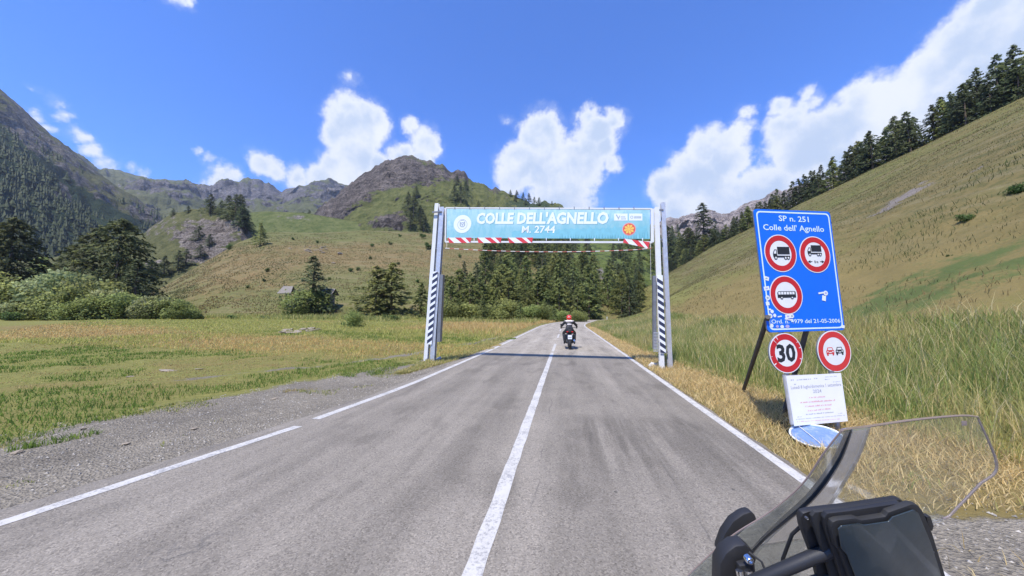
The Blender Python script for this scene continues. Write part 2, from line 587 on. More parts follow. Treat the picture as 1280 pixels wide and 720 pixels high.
def ground_mat(name, g1=(0.15, 0.15, 0.045), g2=(0.235, 0.22, 0.070), d1=(0.19, 0.150, 0.058), d2=(0.235, 0.178, 0.07)):
    """meadow soil and turf: 'gravel' 'dry' 'lush' attributes steer it, noises break the edges"""
    m, h, b = nmat(name)
    pos = h.n('ShaderNodeNewGeometry').outputs['Position']
    big = h.noise(pos, 0.09, 5, 0.6)
    mid = h.noise(pos, 0.7, 5, 0.65)
    fine = h.noise(pos, 7.0, 5, 0.7)
    vfine = h.noise(pos, 45, 3, 0.7)
    # trampled terracettes running round the slope
    zc = h._sep(pos)
    hor = h.map(pos, (0.06, 0.06, 1.3))
    terr = h.noise(hor, 1.0, 5, 0.65)
    dry = h.math('ADD', h.attr('dry'), h.math('MULTIPLY', h.math('SUBTRACT', mid, 0.5), 0.9))
    dry = h.math('ADD', dry, h.math('MULTIPLY', h.math('SUBTRACT', big, 0.5), 1.1))
    dry = h.math('ADD', dry, h.math('MULTIPLY', h.math('SUBTRACT', fine, 0.5), 0.5))
    dryf = h.step(dry, 0.25, 0.75)
    green = h.mix(h.step(fine, 0.3, 0.7), g1, g2)
    dcol = h.mix(h.step(mid, 0.3, 0.7), d1, d2)
    dcol = h.mix(h.step(fine, 0.45, 0.8), dcol, (0.15, 0.135, 0.06))
    turf = h.mix(dryf, green, dcol)
    turf = h.mix(h.math('MULTIPLY', h.step(terr, 0.5, 0.62), h.attr('slope')), turf, (0.225, 0.185, 0.09))
    turf = h.mix(h.math('MULTIPLY', h.step(terr, 0.46, 0.36), h.math('MULTIPLY', h.attr('slope'), 0.7)), turf, (0.11, 0.11, 0.045))
    cl_ = h.noise(pos, 1.6, 6, 0.72)
    turf = h.mix(h.math('MULTIPLY', h.step(cl_, 0.50, 0.40), h.math('MULTIPLY', h.attr('slope'), 0.75)), turf, (0.10, 0.105, 0.038))
    turf = h.mix(h.math('MULTIPLY', h.step(cl_, 0.56, 0.68), h.math('MULTIPLY', h.attr('slope'), 0.7)), turf, (0.27, 0.235, 0.105))
    turf = h.mix(h.attr('slope'), turf, h.mix(1.0, turf, (0.78, 0.80, 0.84), 'MULTIPLY'))
    lf = h.step(h.math('ADD', h.math('ADD', h.attr('lush'), h.math('MULTIPLY', h.math('SUBTRACT', fine, 0.5), 0.5)), h.math('MULTIPLY', h.math('SUBTRACT', mid, 0.5), 1.3)), 0.36, 0.66)
    turf = h.mix(lf, turf, h.mix(fine, (0.065, 0.09, 0.03), (0.13, 0.155, 0.05)))
    # scree / gravel
    vo = h.voro(pos, 40)
    vo2 = h.voro(pos, 40, out='Color')
    st = h._sep(vo2)[0]
    gcol = h.mix(st, (0.18, 0.160, 0.130), (0.375, 0.33, 0.26))
    gcol = h.mix(h.step(vfine, 0.35, 0.75), gcol, (0.27, 0.24, 0.19))
    gcol = h.mix(h.step(mid, 0.3, 0.75), gcol, h.mix(1.0, gcol, (0.66, 0.66, 0.67), 'MULTIPLY'))
    gf = h.math('ADD', h.attr('gravel'), h.math('MULTIPLY', h.math('SUBTRACT', mid, 0.5), 0.55))
    gf = h.math('ADD', gf, h.math('MULTIPLY', h.math('SUBTRACT', fine, 0.5), 0.5))
    gf = h.step(gf, 0.42, 0.6)
    col = h.mix(gf, turf, gcol)
    rk = h.step(h.math('ADD', h.attr('rock'), h.math('MULTIPLY', h.math('SUBTRACT', h.noise(pos, 0.5, 6, 0.7), 0.5), 1.3)), 0.45, 0.6)
    rcol = h.mix(h.noise(pos, 2.2, 6, 0.75), (0.09, 0.078, 0.068), (0.30, 0.26, 0.225))
    col = h.mix(rk, col, rcol)
    h.put(b.inputs['Base Color'], col)
    b.inputs['Roughness'].default_value = 0.95
    b.inputs['Specular IOR Level'].default_value = 0.1
    hh = h.math('ADD', h.math('MULTIPLY', fine, 0.5), h.math('MULTIPLY', vo, h.math('MULTIPLY', gf, 0.35)))
    hh = h.math('ADD', hh, h.math('MULTIPLY', vfine, 0.2))
    hh = h.math('ADD', hh, h.math('MULTIPLY', mid, 1.2))
    h.put(b.inputs['Normal'], h.bump(hh, 0.75, 0.12))
    return m


M_ground = ground_mat('meadow_ground')


def mountain_mat(name, rock1, rock2, grass1, grass2, sc, wood=(0.05, 0.07, 0.035)):
    """rock and alpine grass; sc = scale of the features, attributes 'rock' and 'wood' steer them"""
    m, h, b = nmat(name)
    pos = h.n('ShaderNodeNewGeometry').outputs['Position']
    nrm = h.n('ShaderNodeNewGeometry').outputs['Normal']
    n1 = h.noise(pos, sc, 8, 0.68)
    n2 = h.noise(pos, sc * 5, 7, 0.7)
    st = h.noise(h.map(pos, (0.35, 0.35, 2.6), (0.35, 0.2, 0)), sc * 3.2, 7, 0.72)
    st2 = h.noise(h.map(pos, (1.8, 1.8, 0.25), (0.1, -0.15, 0)), sc * 3.0, 7, 0.7)
    rc = h.mix(h.step(h.math('MULTIPLY', h.math('ADD', st, n2), 0.5), 0.36, 0.64), rock1, rock2)
    rc = h.mix(h.step(st, 0.6, 0.72), rc, tuple(min(1, c * 1.35) for c in rock2))
    rc = h.mix(h.step(st2, 0.44, 0.36), rc, tuple(c * 0.6 for c in rock1))
    n3 = h.noise(pos, sc * 22, 6, 0.75)
    rc = h.mix(h.step(n3, 0.40, 0.60), h.mix(1.0, rc, (0.5, 0.5, 0.52), 'MULTIPLY'), h.mix(1.0, rc, (1.35, 1.33, 1.3), 'MULTIPLY'))
    gc = h.mix(h.step(n2, 0.3, 0.7), grass1, grass2)
    gc = h.mix(h.step(h.noise(pos, sc * 14, 5, 0.7), 0.52, 0.7), gc, tuple(c * 0.6 for c in grass1))
    f = h.math('ADD', h.attr('rock'), h.math('MULTIPLY', h.math('SUBTRACT', n1, 0.5), 1.3))
    f = h.math('ADD', f, h.math('MULTIPLY', h.math('SUBTRACT', n2, 0.5), 0.9))
    f = h.math('ADD', f, h.math('MULTIPLY', h.math('SUBTRACT', 0.80, h._sep(nrm)[2]), 0.8))
    f = h.step(f, 0.42, 0.58)
    c = h.mix(f, gc, rc)
    wf = h.math('ADD', h.attr('wood'), h.math('MULTIPLY', h.math('SUBTRACT', h.noise(pos, sc * 8, 6, 0.75), 0.5), 1.6))
    wf = h.step(wf, 0.45, 0.6)
    c = h.mix(wf, c, h.mix(h.noise(pos, sc * 30, 4, 0.7), tuple(x * 0.55 for x in wood), tuple(x * 1.5 for x in wood)))
    h.put(b.inputs['Base Color'], c)
    b.inputs['Roughness'].default_value = 0.95
    b.inputs['Specular IOR Level'].default_value = 0.1
    hh = h.math('ADD', h.math('MULTIPLY', st, 1.0), h.math('MULTIPLY', n2, 0.8))
    hh = h.math('ADD', hh, h.math('MULTIPLY', h.noise(pos, sc * 20, 5, 0.75), 0.5))
    hh = h.math('ADD', hh, h.math('MULTIPLY', st2, 0.8))
    h.put(b.inputs['Normal'], h.bump(hh, 0.8, 0.09 / sc))
    return m

# ================================================================== ground
def interp(x, xs, ys):
    return np.interp(x, xs, ys)


def road_cx(y):
    y = np.asarray(y, float)
    a = np.clip(y - 42, 0, 38)
    return 0.0034 * a * a + np.clip(y - 80, 0, 100) * 0.22


def road_left(y):
    return interp(y, [-30, 0, 2.2, 5, 7.5, 16, 400], [-6.6, -5.2, -4.55, -3.95, -3.68, -3.45, -3.45]) + road_cx(y)


def road_right(y):
    return 2.35 + road_cx(y)


def verge_w(y):
    return interp(y, [-10, 2, 4, 6.5, 10, 16, 40, 300], [4.5, 4.0, 2.9, 2.2, 1.4, 1.0, 1.0, 1.0])


def hill_params(y):
    y = np.asarray(y, float)
    K = interp(y, [-200, 0, 175, 200, 225, 245, 270, 300], [.485, .485, .47, .41, .31, .10, -.03, -.05])
    X = interp(y, [-200, 0, 80, 170, 200, 225, 245, 270], [100, 100, 100, 76, 60, 56, 40, 34])
    return K, X, np.maximum(1.7 + K * X, 0.0)


def gz(x, y):
    """height of the ground"""
    x = np.asarray(x, float); y = np.asarray(y, float)
    xr = x - 2.35 - np.minimum(road_cx(y), 12)
    K, X, H = hill_params(y)
    s = xr - 2.2
    L = np.maximum(X - 4.5 - np.minimum(road_cx(y), 12), 6)
    t = np.clip(s / L, 0, 1.0)
    prof = np.where(t < 0.08, t * t / 0.16 * 0.9, 0)
    prof = np.where(t >= 0.08, 0.036 + (t - 0.08) * (1 - 0.036) / 0.92, prof)
    # round the shoulder a little and fall away beyond the crest
    over = np.clip(s / L - 1, 0, 10)
    hz = H * (prof - 0.012 * np.exp(-((t - 1) / 0.02) ** 2)) - H * 0.35 * np.clip(over, 0, 1.0) - H * 0.5 * np.clip(over - 1.0, 0, 0.9)
    hz = np.where(s > 0, hz, 0)
    bump = (fbm(x * 0.06, y * 0.05, 0, 4, 3) - 0.5) * 2.6 * sstep(s, 3, 22) + (fbm(x * 0.35, y * 0.35, 0, 3, 5) - 0.5) * 0.5 * sstep(s, 1.5, 8)
    bump = bump * np.clip(H / 20, 0, 1) * (1 - sstep(t, 0.85, 1.0) * 0.75)
    right = hz + bump
    # left meadow
    d = np.clip(-x - 8, 0, 400)
    yy = np.clip(y, 0, 200)
    lf = 0.0042 * np.minimum(d, 90) + 0.0085 * np.minimum(yy, 70) * sstep(d, 0, 30)
    lf = lf + (fbm(x * 0.12, y * 0.12, 0, 3, 9) - 0.45) * 0.35 * sstep(d, 0, 10)
    left = lf + (fbm(x * 0.9, y * 0.9, 0, 2, 12) - 0.5) * 0.10 * sstep(-x - 5.5, 0, 3)
    z = np.where(x > 0, right, left)
    # rough detail on the verges
    off = np.maximum(road_left(y) - 0.4 - x, x - road_right(y) - 0.25)
    z = z + (fbm(x * 1.7, y * 1.7, 0, 3, 21) - 0.42) * 0.13 * sstep(off, 0.1, 0.9)
    far = sstep(np.hypot(x, y), 600, 1500)
    return z * (1 - far) - 0.004


def gzs(x, y):
    return float(gz(np.array([x]), np.array([y]))[0])


def axis(segs):
    out = []
    for a, b, d in segs:
        out += list(np.arange(a, b, d))
    out.append(segs[-1][1])
    return np.array(out)


gx_ = axis([(-4000, -400, 400), (-400, -120, 20), (-120, -40, 3), (-40, -14, 0.8), (-14, 12, 0.2), (12, 40, 0.6), (40, 130, 1.5), (130, 400, 15), (400, 4000, 400)])
gy_ = axis([(-4000, -400, 400), (-400, -60, 20), (-60, -6, 2.5), (-6, 22, 0.22), (22, 60, 0.8), (60, 300, 3), (300, 600, 20), (600, 4200, 300)])
XX, YY = np.meshgrid(gx_, gy_)
ZZ = gz(XX.ravel(), YY.ravel()).reshape(XX.shape)


def grid_faces(ny, nx):
    i = np.arange(ny - 1)[:, None] * nx + np.arange(nx - 1)[None, :]
    return np.stack([i, i + 1, i + nx + 1, i + nx], -1).reshape(-1, 4)


def bl(x, y, cx, cy, rx, ry, rot=0.0):
    dx, dy = x - cx, y - cy
    c, s = math.cos(rot), math.sin(rot)
    return np.exp(-(((dx * c + dy * s) / rx) ** 2 + ((-dx * s + dy * c) / ry) ** 2))


x, y = XX.ravel(), YY.ravel()
xl = x - road_left(y)          # negative on the left of the left line
xr = x - road_right(y)
edgeL = interp(y, [-30, 1, 4.2, 6, 8, 10.5, 12.5, 16, 30, 60], [-9.0, -8.2, -7.3, -6.9, -6.2, -5.3, -4.9, -4.35, -4.2, -4.2]) + road_cx(y)
grav = sstep(x, edgeL - 1.1, edgeL + 1.0) * (x < 0)
# a grassy island between the two ruts near the gate
track = np.exp(-((x - interp(y, [4, 9, 12, 16, 22, 30], [-11, -8.6, -6.9, -5.6, -4.9, -4.4])) / 0.65) ** 2) * sstep(y, 4, 8) * (1 - sstep(y, 24, 34)) * (0.05 + 1.05 * fbm(x * .6, y * .6, 0, 3, 44))
isl = np.exp(-((x - interp(y, [8, 12, 16], [-4.6, -4.35, -4.1])) / 0.35) ** 2) * sstep(y, 8.5, 11) * (1 - sstep(y, 30, 45)) * 0.75
grav = np.clip(np.maximum(grav, track) - isl, 0, 1)
grav = np.maximum(grav, np.exp(-((xr - 0.05) / 0.22) ** 2) * 0.62)
apron = sstep(y, -8, -2) * (1 - sstep(y - 0.12 * xr + (fbm(x * .5, y * .5, 0, 3, 40) - .5) * 1.2, 3.3, 3.9)) * sstep(xr, -0.1, 0.4) * (1 - sstep(xr, 6.5, 8.5))
grav = np.maximum(grav, apron)
vw = verge_w(y)
dry = np.where(x > 0, 1.15 - 0.85 * sstep(xr, vw - 0.3, vw + 0.6), 0.0)
slope = sstep(xr, 12, 26) * (x > 0)
dry = dry + slope * (0.12 + 0.35 * bl(x, y, 34, 42, 14, 30))
dry = dry + (x < 0) * (0.18 + 0.42 * np.exp(-((y - interp(x, [-60, -25, -8], [24, 18, 15])) / 5.0) ** 2) + 0.8 * sstep(y, 24, 34) * sstep(x, -26, -8))
dry = dry - (x < 0) * 0.3 * sstep(xl, -4.5, -2.0) + (x < 0) * 0.5 * (fbm(x * .28, y * .28, 0, 4, 140) - .45)
lush = (x < 0) * 0.5 * np.exp(-((y - 52) / 4.0) ** 2) * (x < -20)
def slope_px(u, v):
    r = ray(u, v); t = 4.0
    while t < 400:
        q = C0 + r * t
        if q.z < gzs(q.x, q.y): break
        t *= 1.01
    return q


rock = 0 * x
for (u_, v_, a_, b_, k_) in ((1140, 238, 3.2, 3.2, .62), (1124, 250, 3.2, 3.4, .66), (1108, 262, 3.0, 3.2, .60), (1230, 206, 2.0, 2.0, .5), (1018, 335, 1.5, 3, .45)):
    q_ = slope_px(u_, v_); rock = np.maximum(rock, k_ * bl(x, y, q_.x, q_.y, a_, b_))
for (u_, v_, a_, b_, k_) in ((1180, 186, 2.5, 3.5, .8), (1110, 330, 5, 12, .35), (1060, 385, 4, 10, .4), (880, 385, 5, 14, .45), (1230, 300, 6, 8, .3), (900, 300, 5, 14, .25)):
    q_ = slope_px(u_, v_); dry = dry + k_ * bl(x, y, q_.x, q_.y, a_, b_)
for (u_, v_, a_, b_, k_) in ((1180, 345, 6, 2.4, .65), (1240, 338, 5, 2.2, .6), (1130, 350, 4, 3, .45), (860, 350, 8, 30, .25)):
    q_ = slope_px(u_, v_); lush = np.maximum(lush, k_ * bl(x, y, q_.x, q_.y, a_, b_))
ground_me = np_mesh('ground', np.stack([x, y, ZZ.ravel()], -1), grid_faces(len(gy_), len(gx_)), M_ground,
                    attrs=dict(gravel=grav, dry=dry, slope=slope * 0.9, lush=lush, rock=rock))
tag(link('ground', ground_me), kind='structure')

# ------------------------------------------------------------------ road
m, h, b = nmat('asphalt')
pos = h.n('ShaderNodeNewGeometry').outputs['Position']
sp = h._sep(pos)
agg = h.voro(pos, 95, out='Color')
ag = h._sep(agg)[0]
fine = h.noise(pos, 30, 5, 0.75)
mid = h.noise(pos, 1.3, 6, 0.6)
streak = h.noise(h.map(pos, (2.2, 0.16, 1)), 1.0, 5, 0.6)
streak2 = h.noise(h.map(pos, (6.0, 0.35, 1)), 1.0, 4, 0.6)
c = h.mix(ag, (0.132, 0.116, 0.096), (0.362, 0.320, 0.262))
c = h.mix(h.step(fine, 0.35, 0.7), c, (0.257, 0.228, 0.187))
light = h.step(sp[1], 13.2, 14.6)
val = h.step(streak, 0.3, 0.7, 0.74, 1.16, False)
val = h.math('MULTIPLY', val, h.step(mid, 0.3, 0.7, 0.92, 1.07, False))
# wheel tracks
for cx_ in (-2.75, -1.35, 0.2, 1.65):
    dx = h.math('ABSOLUTE', h.math('SUBTRACT', sp[0], cx_))
    val = h.math('MULTIPLY', val, h.step(h.math('ADD', dx, h.math('MULTIPLY', h.math('SUBTRACT', mid, 0.5), 0.4)), 0.0, 0.45, 0.90, 1.0))
# dark bitumen-rich patch in the right lane and the skid marks
pm = h.math('MULTIPLY', h.step(h.math('ADD', sp[1], h.math('MULTIPLY', h.math('SUBTRACT', streak2, 0.5), 1.2)), 6.1, 5.6), h.step(sp[0], -0.3, 0.3))
pm = h.math('MULTIPLY', pm, h.step(h.math('ADD', sp[1], h.math('MULTIPLY', streak2, 2.5)), 4.2, 6.2))
val = h.math('MULTIPLY', val, h.step(h.math('MULTIPLY', pm, h.step(streak2, 0.35, 0.6)), 0, 1, 1.0, 0.70, False))
wave = h.noise(h.map(pos, (1.2, 0.5, 1), (0, 0, 0.5)), 1.6, 4, 0.5)
val = h.math('MULTIPLY', val, h.step(wave, 0.53, 0.66, 1.0, 0.80))
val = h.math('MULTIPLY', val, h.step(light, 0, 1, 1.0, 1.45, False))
sc = h.n('ShaderNodeVectorMath', operation='SCALE')
h.put(sc.inputs[0], c); h.put(sc.inputs['Scale'], val)
# thin cracks
cr = h.voro(h.vmath('ADD', pos, h.vmath('SCALE', h.noise(pos, 1.5, 4, 0.6, col=True), scale=1.4)), 0.42, 'DISTANCE_TO_EDGE')
crf = h.math('MULTIPLY', h.step(cr, 0.012, 0.004), h.step(h.noise(pos, 0.35, 2), 0.58, 0.68))
col = h.mix(h.math('MULTIPLY', crf, 0.7), sc.outputs[0], (0.07, 0.07, 0.072))
# tar spots, a sealed joint and finer transverse cracks
ts = h.voro(pos, 1.7)
col = h.mix(h.math('MULTIPLY', h.step(ts, 0.035, 0.022), 0.7), col, (0.06, 0.058, 0.055))
wob = h.math('MULTIPLY', h.math('SUBTRACT', h.noise(pos, 2.2, 5, 0.65), 0.5), 0.16)
for (jx, lo, hi) in ((-0.30, -20, 60), (1.05, 2.0, 5.2), (-2.3, 5.5, 11.0)):
    jd = h.math('ABSOLUTE', h.math('SUBTRACT', h.math('ADD', sp[0], wob), jx))
    on = h.math('MULTIPLY', h.step(sp[1], lo, lo + .8), h.step(sp[1], hi, hi - 1.0))
    col = h.mix(h.math('MULTIPLY', h.math('MULTIPLY', h.step(jd, 0.013, 0.004), on), h.step(h.noise(pos, 1.1, 3), 0.45, 0.62, 0.0, 0.45)), col, (0.075, 0.07, 0.066))
# pale polished aggregate patches
col = h.mix(h.math('MULTIPLY', h.step(h.noise(pos, 55, 3, 0.8), 0.62, 0.72), 0.55), col, (0.44, 0.40, 0.345))
h.put(b.inputs['Base Color'], col)
b.inputs['Roughness'].default_value = 0.82
b.inputs['Specular IOR Level'].default_value = 0.25
h.put(b.inputs['Normal'], h.bump(h.math('ADD', ag, fine), 0.5, 0.012))
M_asphalt = m

m, h, b = nmat('road_paint')
pos = h.n('ShaderNodeNewGeometry').outputs['Position']
wear = h.math('ADD', h.noise(pos, 38, 5, 0.75), h.math('MULTIPLY', h.noise(pos, 3, 4, 0.6), 0.55))
f = h.step(wear, 0.62, 0.80)
c = h.mix(h.noise(pos, 12, 4), (0.44, 0.42, 0.385), (0.60, 0.575, 0.53))
h.put(b.inputs['Base Color'], h.mix(f, (0.30, 0.29, 0.28), c))
b.inputs['Roughness'].default_value = 0.7
h.put(b.inputs['Normal'], h.bump(h.noise(pos, 90, 3), 0.4, 0.006))
M_paint = m


def strip(name, ys, fl, fr, z, mat_, n=6, drop=0.0, jag=0.0):
    V = []
    for i, yy in enumerate(ys):
        a, c_ = float(fl(yy)), float(fr(yy))
        if jag:
            a += jag * (rng.random() - .5); c_ += jag * (rng.random() - .5)
        ts_ = list(np.linspace(0, 1, n + 1))
        if drop:
            ts_ = [0, 0.06 / (c_ - a)] + ts_[1:-1] + [1 - 0.06 / (c_ - a), 1]
        for k, t in enumerate(ts_):
            e = drop if (k == 0 or k == len(ts_) - 1) else 0
            V.append((a + (c_ - a) * t, yy, z - e))
    return np_mesh(name, np.array(V), grid_faces(len(ys), len(ts_)), mat_)


ys = np.concatenate([np.arange(-30, 20, 0.25), np.arange(20, 165, 2.0)])
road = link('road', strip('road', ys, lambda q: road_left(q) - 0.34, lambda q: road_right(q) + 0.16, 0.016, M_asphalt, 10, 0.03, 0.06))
tag(road, kind='structure')


def lane(name, y0, y1, fc, wdt, jag=0.012):
    ys_ = np.arange(y0, y1 + 0.01, 0.2 if y1 < 30 else 1.0)
    me_ = strip(name, ys_, lambda q: fc(q) - wdt / 2, lambda q: fc(q) + wdt / 2, 0.0195, M_paint, 1, 0, jag)
    return tag(link(name, me_), kind='structure')


cl = lambda q: -0.62 + float(road_cx(q))
lane('centre_line_marking', -6, 14.9, cl, 0.135)
lane('centre_line_marking', 15.2, 19.0, cl, 0.12)
for k in range(5):
    lane('centre_line_marking', 24 + k * 9, 28 + k * 9, cl, 0.12)
lane('edge_line_marking', -8, 4.62, lambda q: float(road_left(q)) + 0.05, 0.14)
lane('edge_line_marking', 4.95, 130, lambda q: float(road_left(q)) - 0.02, 0.15)
lane('edge_line_marking', -8, 130, lambda q: float(road_right(q)), 0.13)

# ================================================================== hills and mountains
HILLS = {}


def hill(name, sky_px, base_px, Zr, Zb, mat_, cols, rows, u0, u1, amp, nsc, prof=1.0, rockf=None, woodf=None, jag=0.0,
         attrf=None, ridged=False, back=0.5, zbase=None, seed=0):
    """a real slope: base points on the valley floor, ridge points far and high, lofted and roughened"""
    us = np.linspace(u0, u1, cols)
    vs_ = interp(us, [p[0] for p in sky_px], [p[1] for p in sky_px])
    vb_ = interp(us, [p[0] for p in base_px], [p[1] for p in base_px])
    zr = interp(us, [p[0] for p in Zr], [p[1] for p in Zr])
    zb = interp(us, [p[0] for p in Zb], [p[1] for p in Zb])
    if jag:
        vs_ = vs_ + (fbm(us * 0.06, us * 0, 0, 5, seed + 50, 0.65) - 0.5) * jag * 2.6
    def PP(u, v, Z):
        k1 = (u - 640) / FPX; k2 = (360 - v) / FPX
        return np.stack([C0[i] + Z * (CF[i] + CR[i] * k1 + CU[i] * k2) for i in range(3)], -1)
    B = PP(us, vb_, zb)
    Rg = PP(us, vs_, zr)
    ts = np.concatenate([np.linspace(0, 1, rows), 1 + np.linspace(0, 1, 9)[1:] * back])
    V = []; T = []; U = []
    for t in ts:
        tt = min(t, 1.0)
        hxy = B[:, :2] + (Rg[:, :2] - B[:, :2]) * t
        z = B[:, 2] + (Rg[:, 2] - B[:, 2]) * (tt ** prof)
        if t > 1:
            z = Rg[:, 2] - (Rg[:, 2] - B[:, 2]) * ((t - 1) / back) ** 1.1 * 1.0
        nse = fbm(hxy[:, 0] * nsc, hxy[:, 1] * nsc, z * nsc * 0.7, 7, seed, 0.6, ridged) - (0.62 if ridged else 0.5)
        nz3 = fbm(hxy[:, 0] * nsc, hxy[:, 1] * nsc, z * nsc * 0.7, 7, seed + 33, 0.6, ridged) - (0.62 if ridged else 0.5)
        env = math.sin(min(tt, 1) * math.pi) ** 0.6 if t <= 1 else 0.0
        env2 = max(env, 0.0)
        dz = nse * amp * env2
        nrm = (Rg[:, :2] - B[:, :2]); nrm /= np.linalg.norm(nrm, axis=1)[:, None] + 1e-9
        hx = hxy + nrm * (nz3 * amp * 1.2 * env2)[:, None]
        V.append(np.concatenate([hx, (z + dz)[:, None]], 1)); T.append(np.full(cols, t)); U.append(us)
    V = np.concatenate(V); T = np.concatenate(T); U = np.concatenate(U)
    rel = V - np.array(C0)
    dz_ = rel @ np.array(CF); pu = 640 + FPX * (rel @ np.array(CR)) / dz_; pv = 360 - FPX * (rel @ np.array(CU)) / dz_
    at = {}
    at['rock'] = rockf(pu, pv, V) if rockf else np.zeros(len(V))
    at['wood'] = woodf(pu, pv, V) if woodf else np.zeros(len(V))
    if attrf:
        at.update(attrf(pu, pv, V))
    me_ = np_mesh(name, V, grid_faces(len(ts), cols), mat_, attrs=at)
    o = tag(link(name, me_), kind='structure')
    HILLS[name] = dict(V=V.reshape(len(ts), cols, 3), rows=rows, us=us)
    return o


def on_hill(name, u, t):
    H_ = HILLS[name]; us = H_['us']
    c = np.clip((u - us[0]) / (us[-1] - us[0]) * (len(us) - 1), 0, len(us) - 1.001)
    r = np.clip(t * (H_['rows'] - 1), 0, H_['rows'] - 1.001)
    c0, r0 = int(c), int(r); fc, fr_ = c - c0, r - r0
    V = H_['V']
    p = (V[r0, c0] * (1 - fc) + V[r0, c0 + 1] * fc) * (1 - fr_) + (V[r0 + 1, c0] * (1 - fc) + V[r0 + 1, c0 + 1] * fc) * fr_
    return Vector(p)


def px_of(p):
    r = Vector(p) - C0
    z = r.dot(CF)
    return 640 + FPX * r.dot(CR) / z, 360 - FPX * r.dot(CU) / z, z


def on_hill_px(name, u, v):
    """the point of a slope seen at a pixel (nearest row)"""
    best = None
    for t in np.linspace(0, 1, 120):
        p = on_hill(name, u, t)
        a, b_, z = px_of(p)
        p2 = on_hill(name, u + (u - a), t)
        a, b_, z = px_of(p2)
        e = abs(b_ - v)
        if best is None or e < best[0]:
            best = (e, p2, t)
    return best[1]


def gb(pu, pv, cx, cy, rx, ry, k=1.0, rot=0.0):
    return k * bl(pu, pv, cx, cy, rx, ry, rot)


# left-centre grassy hill, warm and dry
M_hill = ground_mat('hillside_turf', (0.13, 0.135, 0.045), (0.20, 0.19, 0.068), (0.225, 0.155, 0.068), (0.27, 0.18, 0.08))
hill('grassy_hill', [(60, 392), (130, 385), (190, 366), (240, 337), (300, 302), (335, 290), (400, 291), (450, 288), (520, 290), (600, 300), (690, 322), (760, 352), (830, 385)],
     [(60, 399), (400, 398), (600, 402), (830, 404)], [(60, 110), (200, 130), (340, 165), (520, 200), (830, 170)], [(60, 70), (400, 72), (560, 80), (830, 95)],
     M_hill, 240, 70, 60, 830, 2.2, 0.035, 1.0,
     attrf=lambda u, v, V: dict(gravel=gb(u, v, 395, 312, 14, 4, .5) + gb(u, v, 300, 300, 25, 6, .0),
                                dry=0.42 + gb(u, v, 450, 322, 130, 16, .38) + gb(u, v, 300, 335, 60, 20, .3) - gb(u, v, 470, 362, 50, 14, .7) - gb(u, v, 380, 292, 90, 8, .5) - gb(u, v, 300, 388, 120, 10, .5),
                                slope=np.full(len(V), 0.75), lush=gb(u, v, 480, 358, 28, 9, .6) + gb(u, v, 560, 335, 20, 10, .3), rock=gb(u, v, 620, 330, 20, 8, .2)))

M_knob = mountain_mat('knob_rock', (0.085, 0.07, 0.06), (0.26, 0.225, 0.19), (0.085, 0.09, 0.038), (0.15, 0.145, 0.06), 0.05)
hill('rocky_knob', [(-200, 330), (60, 325), (140, 300), (180, 290), (205, 272), (235, 262), (262, 259), (300, 262), (314, 290), (350, 310), (420, 330)],
     [(-200, 392), (420, 392)], [(-200, 230), (420, 230)], [(-200, 130), (420, 150)], M_knob, 260, 110, -200, 420, 14, 0.025, 0.9,
     rockf=lambda u, v, V: gb(u, v, 250, 295, 60, 26, .75) + gb(u, v, 190, 330, 20, 20, .35) + gb(u, v, 60, 290, 30, 8, .3) + gb(u, v, 240, 320, 30, 12, .4) - gb(u, v, 200, 312, 25, 14, .7), ridged=True, seed=4, jag=3)

M_green = mountain_mat('alpine_grass', (0.12, 0.10, 0.09), (0.28, 0.25, 0.22), (0.09, 0.115, 0.035), (0.165, 0.175, 0.065), 0.03)
hill('green_saddle', [(100, 330), (240, 300), (290, 268), (330, 264), (380, 266), (440, 276), (520, 290)], [(100, 380), (520, 380)],
     [(100, 330), (520, 330)], [(100, 200), (520, 220)], M_green, 120, 40, 100, 520, 7, 0.014, 1.0,
     rockf=lambda u, v, V: 0.05 + gb(u, v, 370, 272, 30, 6, .45), seed=8)

M_peak = mountain_mat('peak_rock', (0.055, 0.047, 0.042), (0.19, 0.162, 0.14), (0.085, 0.10, 0.032), (0.17, 0.17, 0.062), 0.018)
hill('rocky_peak', [(300, 330), (345, 306), (372, 282), (400, 257), (415, 247), (440, 228), (465, 208), (485, 199), (505, 197), (522, 200), (540, 206), (553, 210), (560, 214), (572, 209), (580, 212), (590, 224),
                    (596, 226), (604, 228), (614, 234), (620, 231), (630, 238), (645, 246), (690, 256), (740, 268), (800, 290), (860, 310)],
     [(300, 372), (860, 396)], [(300, 420), (500, 520), (860, 420)], [(300, 240), (860, 220)], M_peak, 400, 180, 300, 860, 34, 0.011, 0.95,
     rockf=lambda u, v, V: 0.12 + gb(u, v, 480, 215, 75, 22, .95) + gb(u, v, 415, 262, 60, 15, .75, -.6) + gb(u, v, 395, 285, 40, 18, .35) + gb(u, v, 485, 277, 28, 11, .6) + gb(u, v, 578, 218, 16, 10, .6)
     + gb(u, v, 618, 236, 12, 7, .5) - gb(u, v, 475, 255, 50, 12, .5, -.35) - gb(u, v, 565, 245, 40, 18, .4) - gb(u, v, 450, 300, 90, 14, .35),
     woodf=lambda u, v, V: gb(u, v, 516, 262, 12, 22, .55) + gb(u, v, 572, 243, 12, 16, .6) + gb(u, v, 660, 255, 45, 8, .7) + gb(u, v, 720, 290, 90, 25, .75), ridged=True, jag=7.0, seed=15)

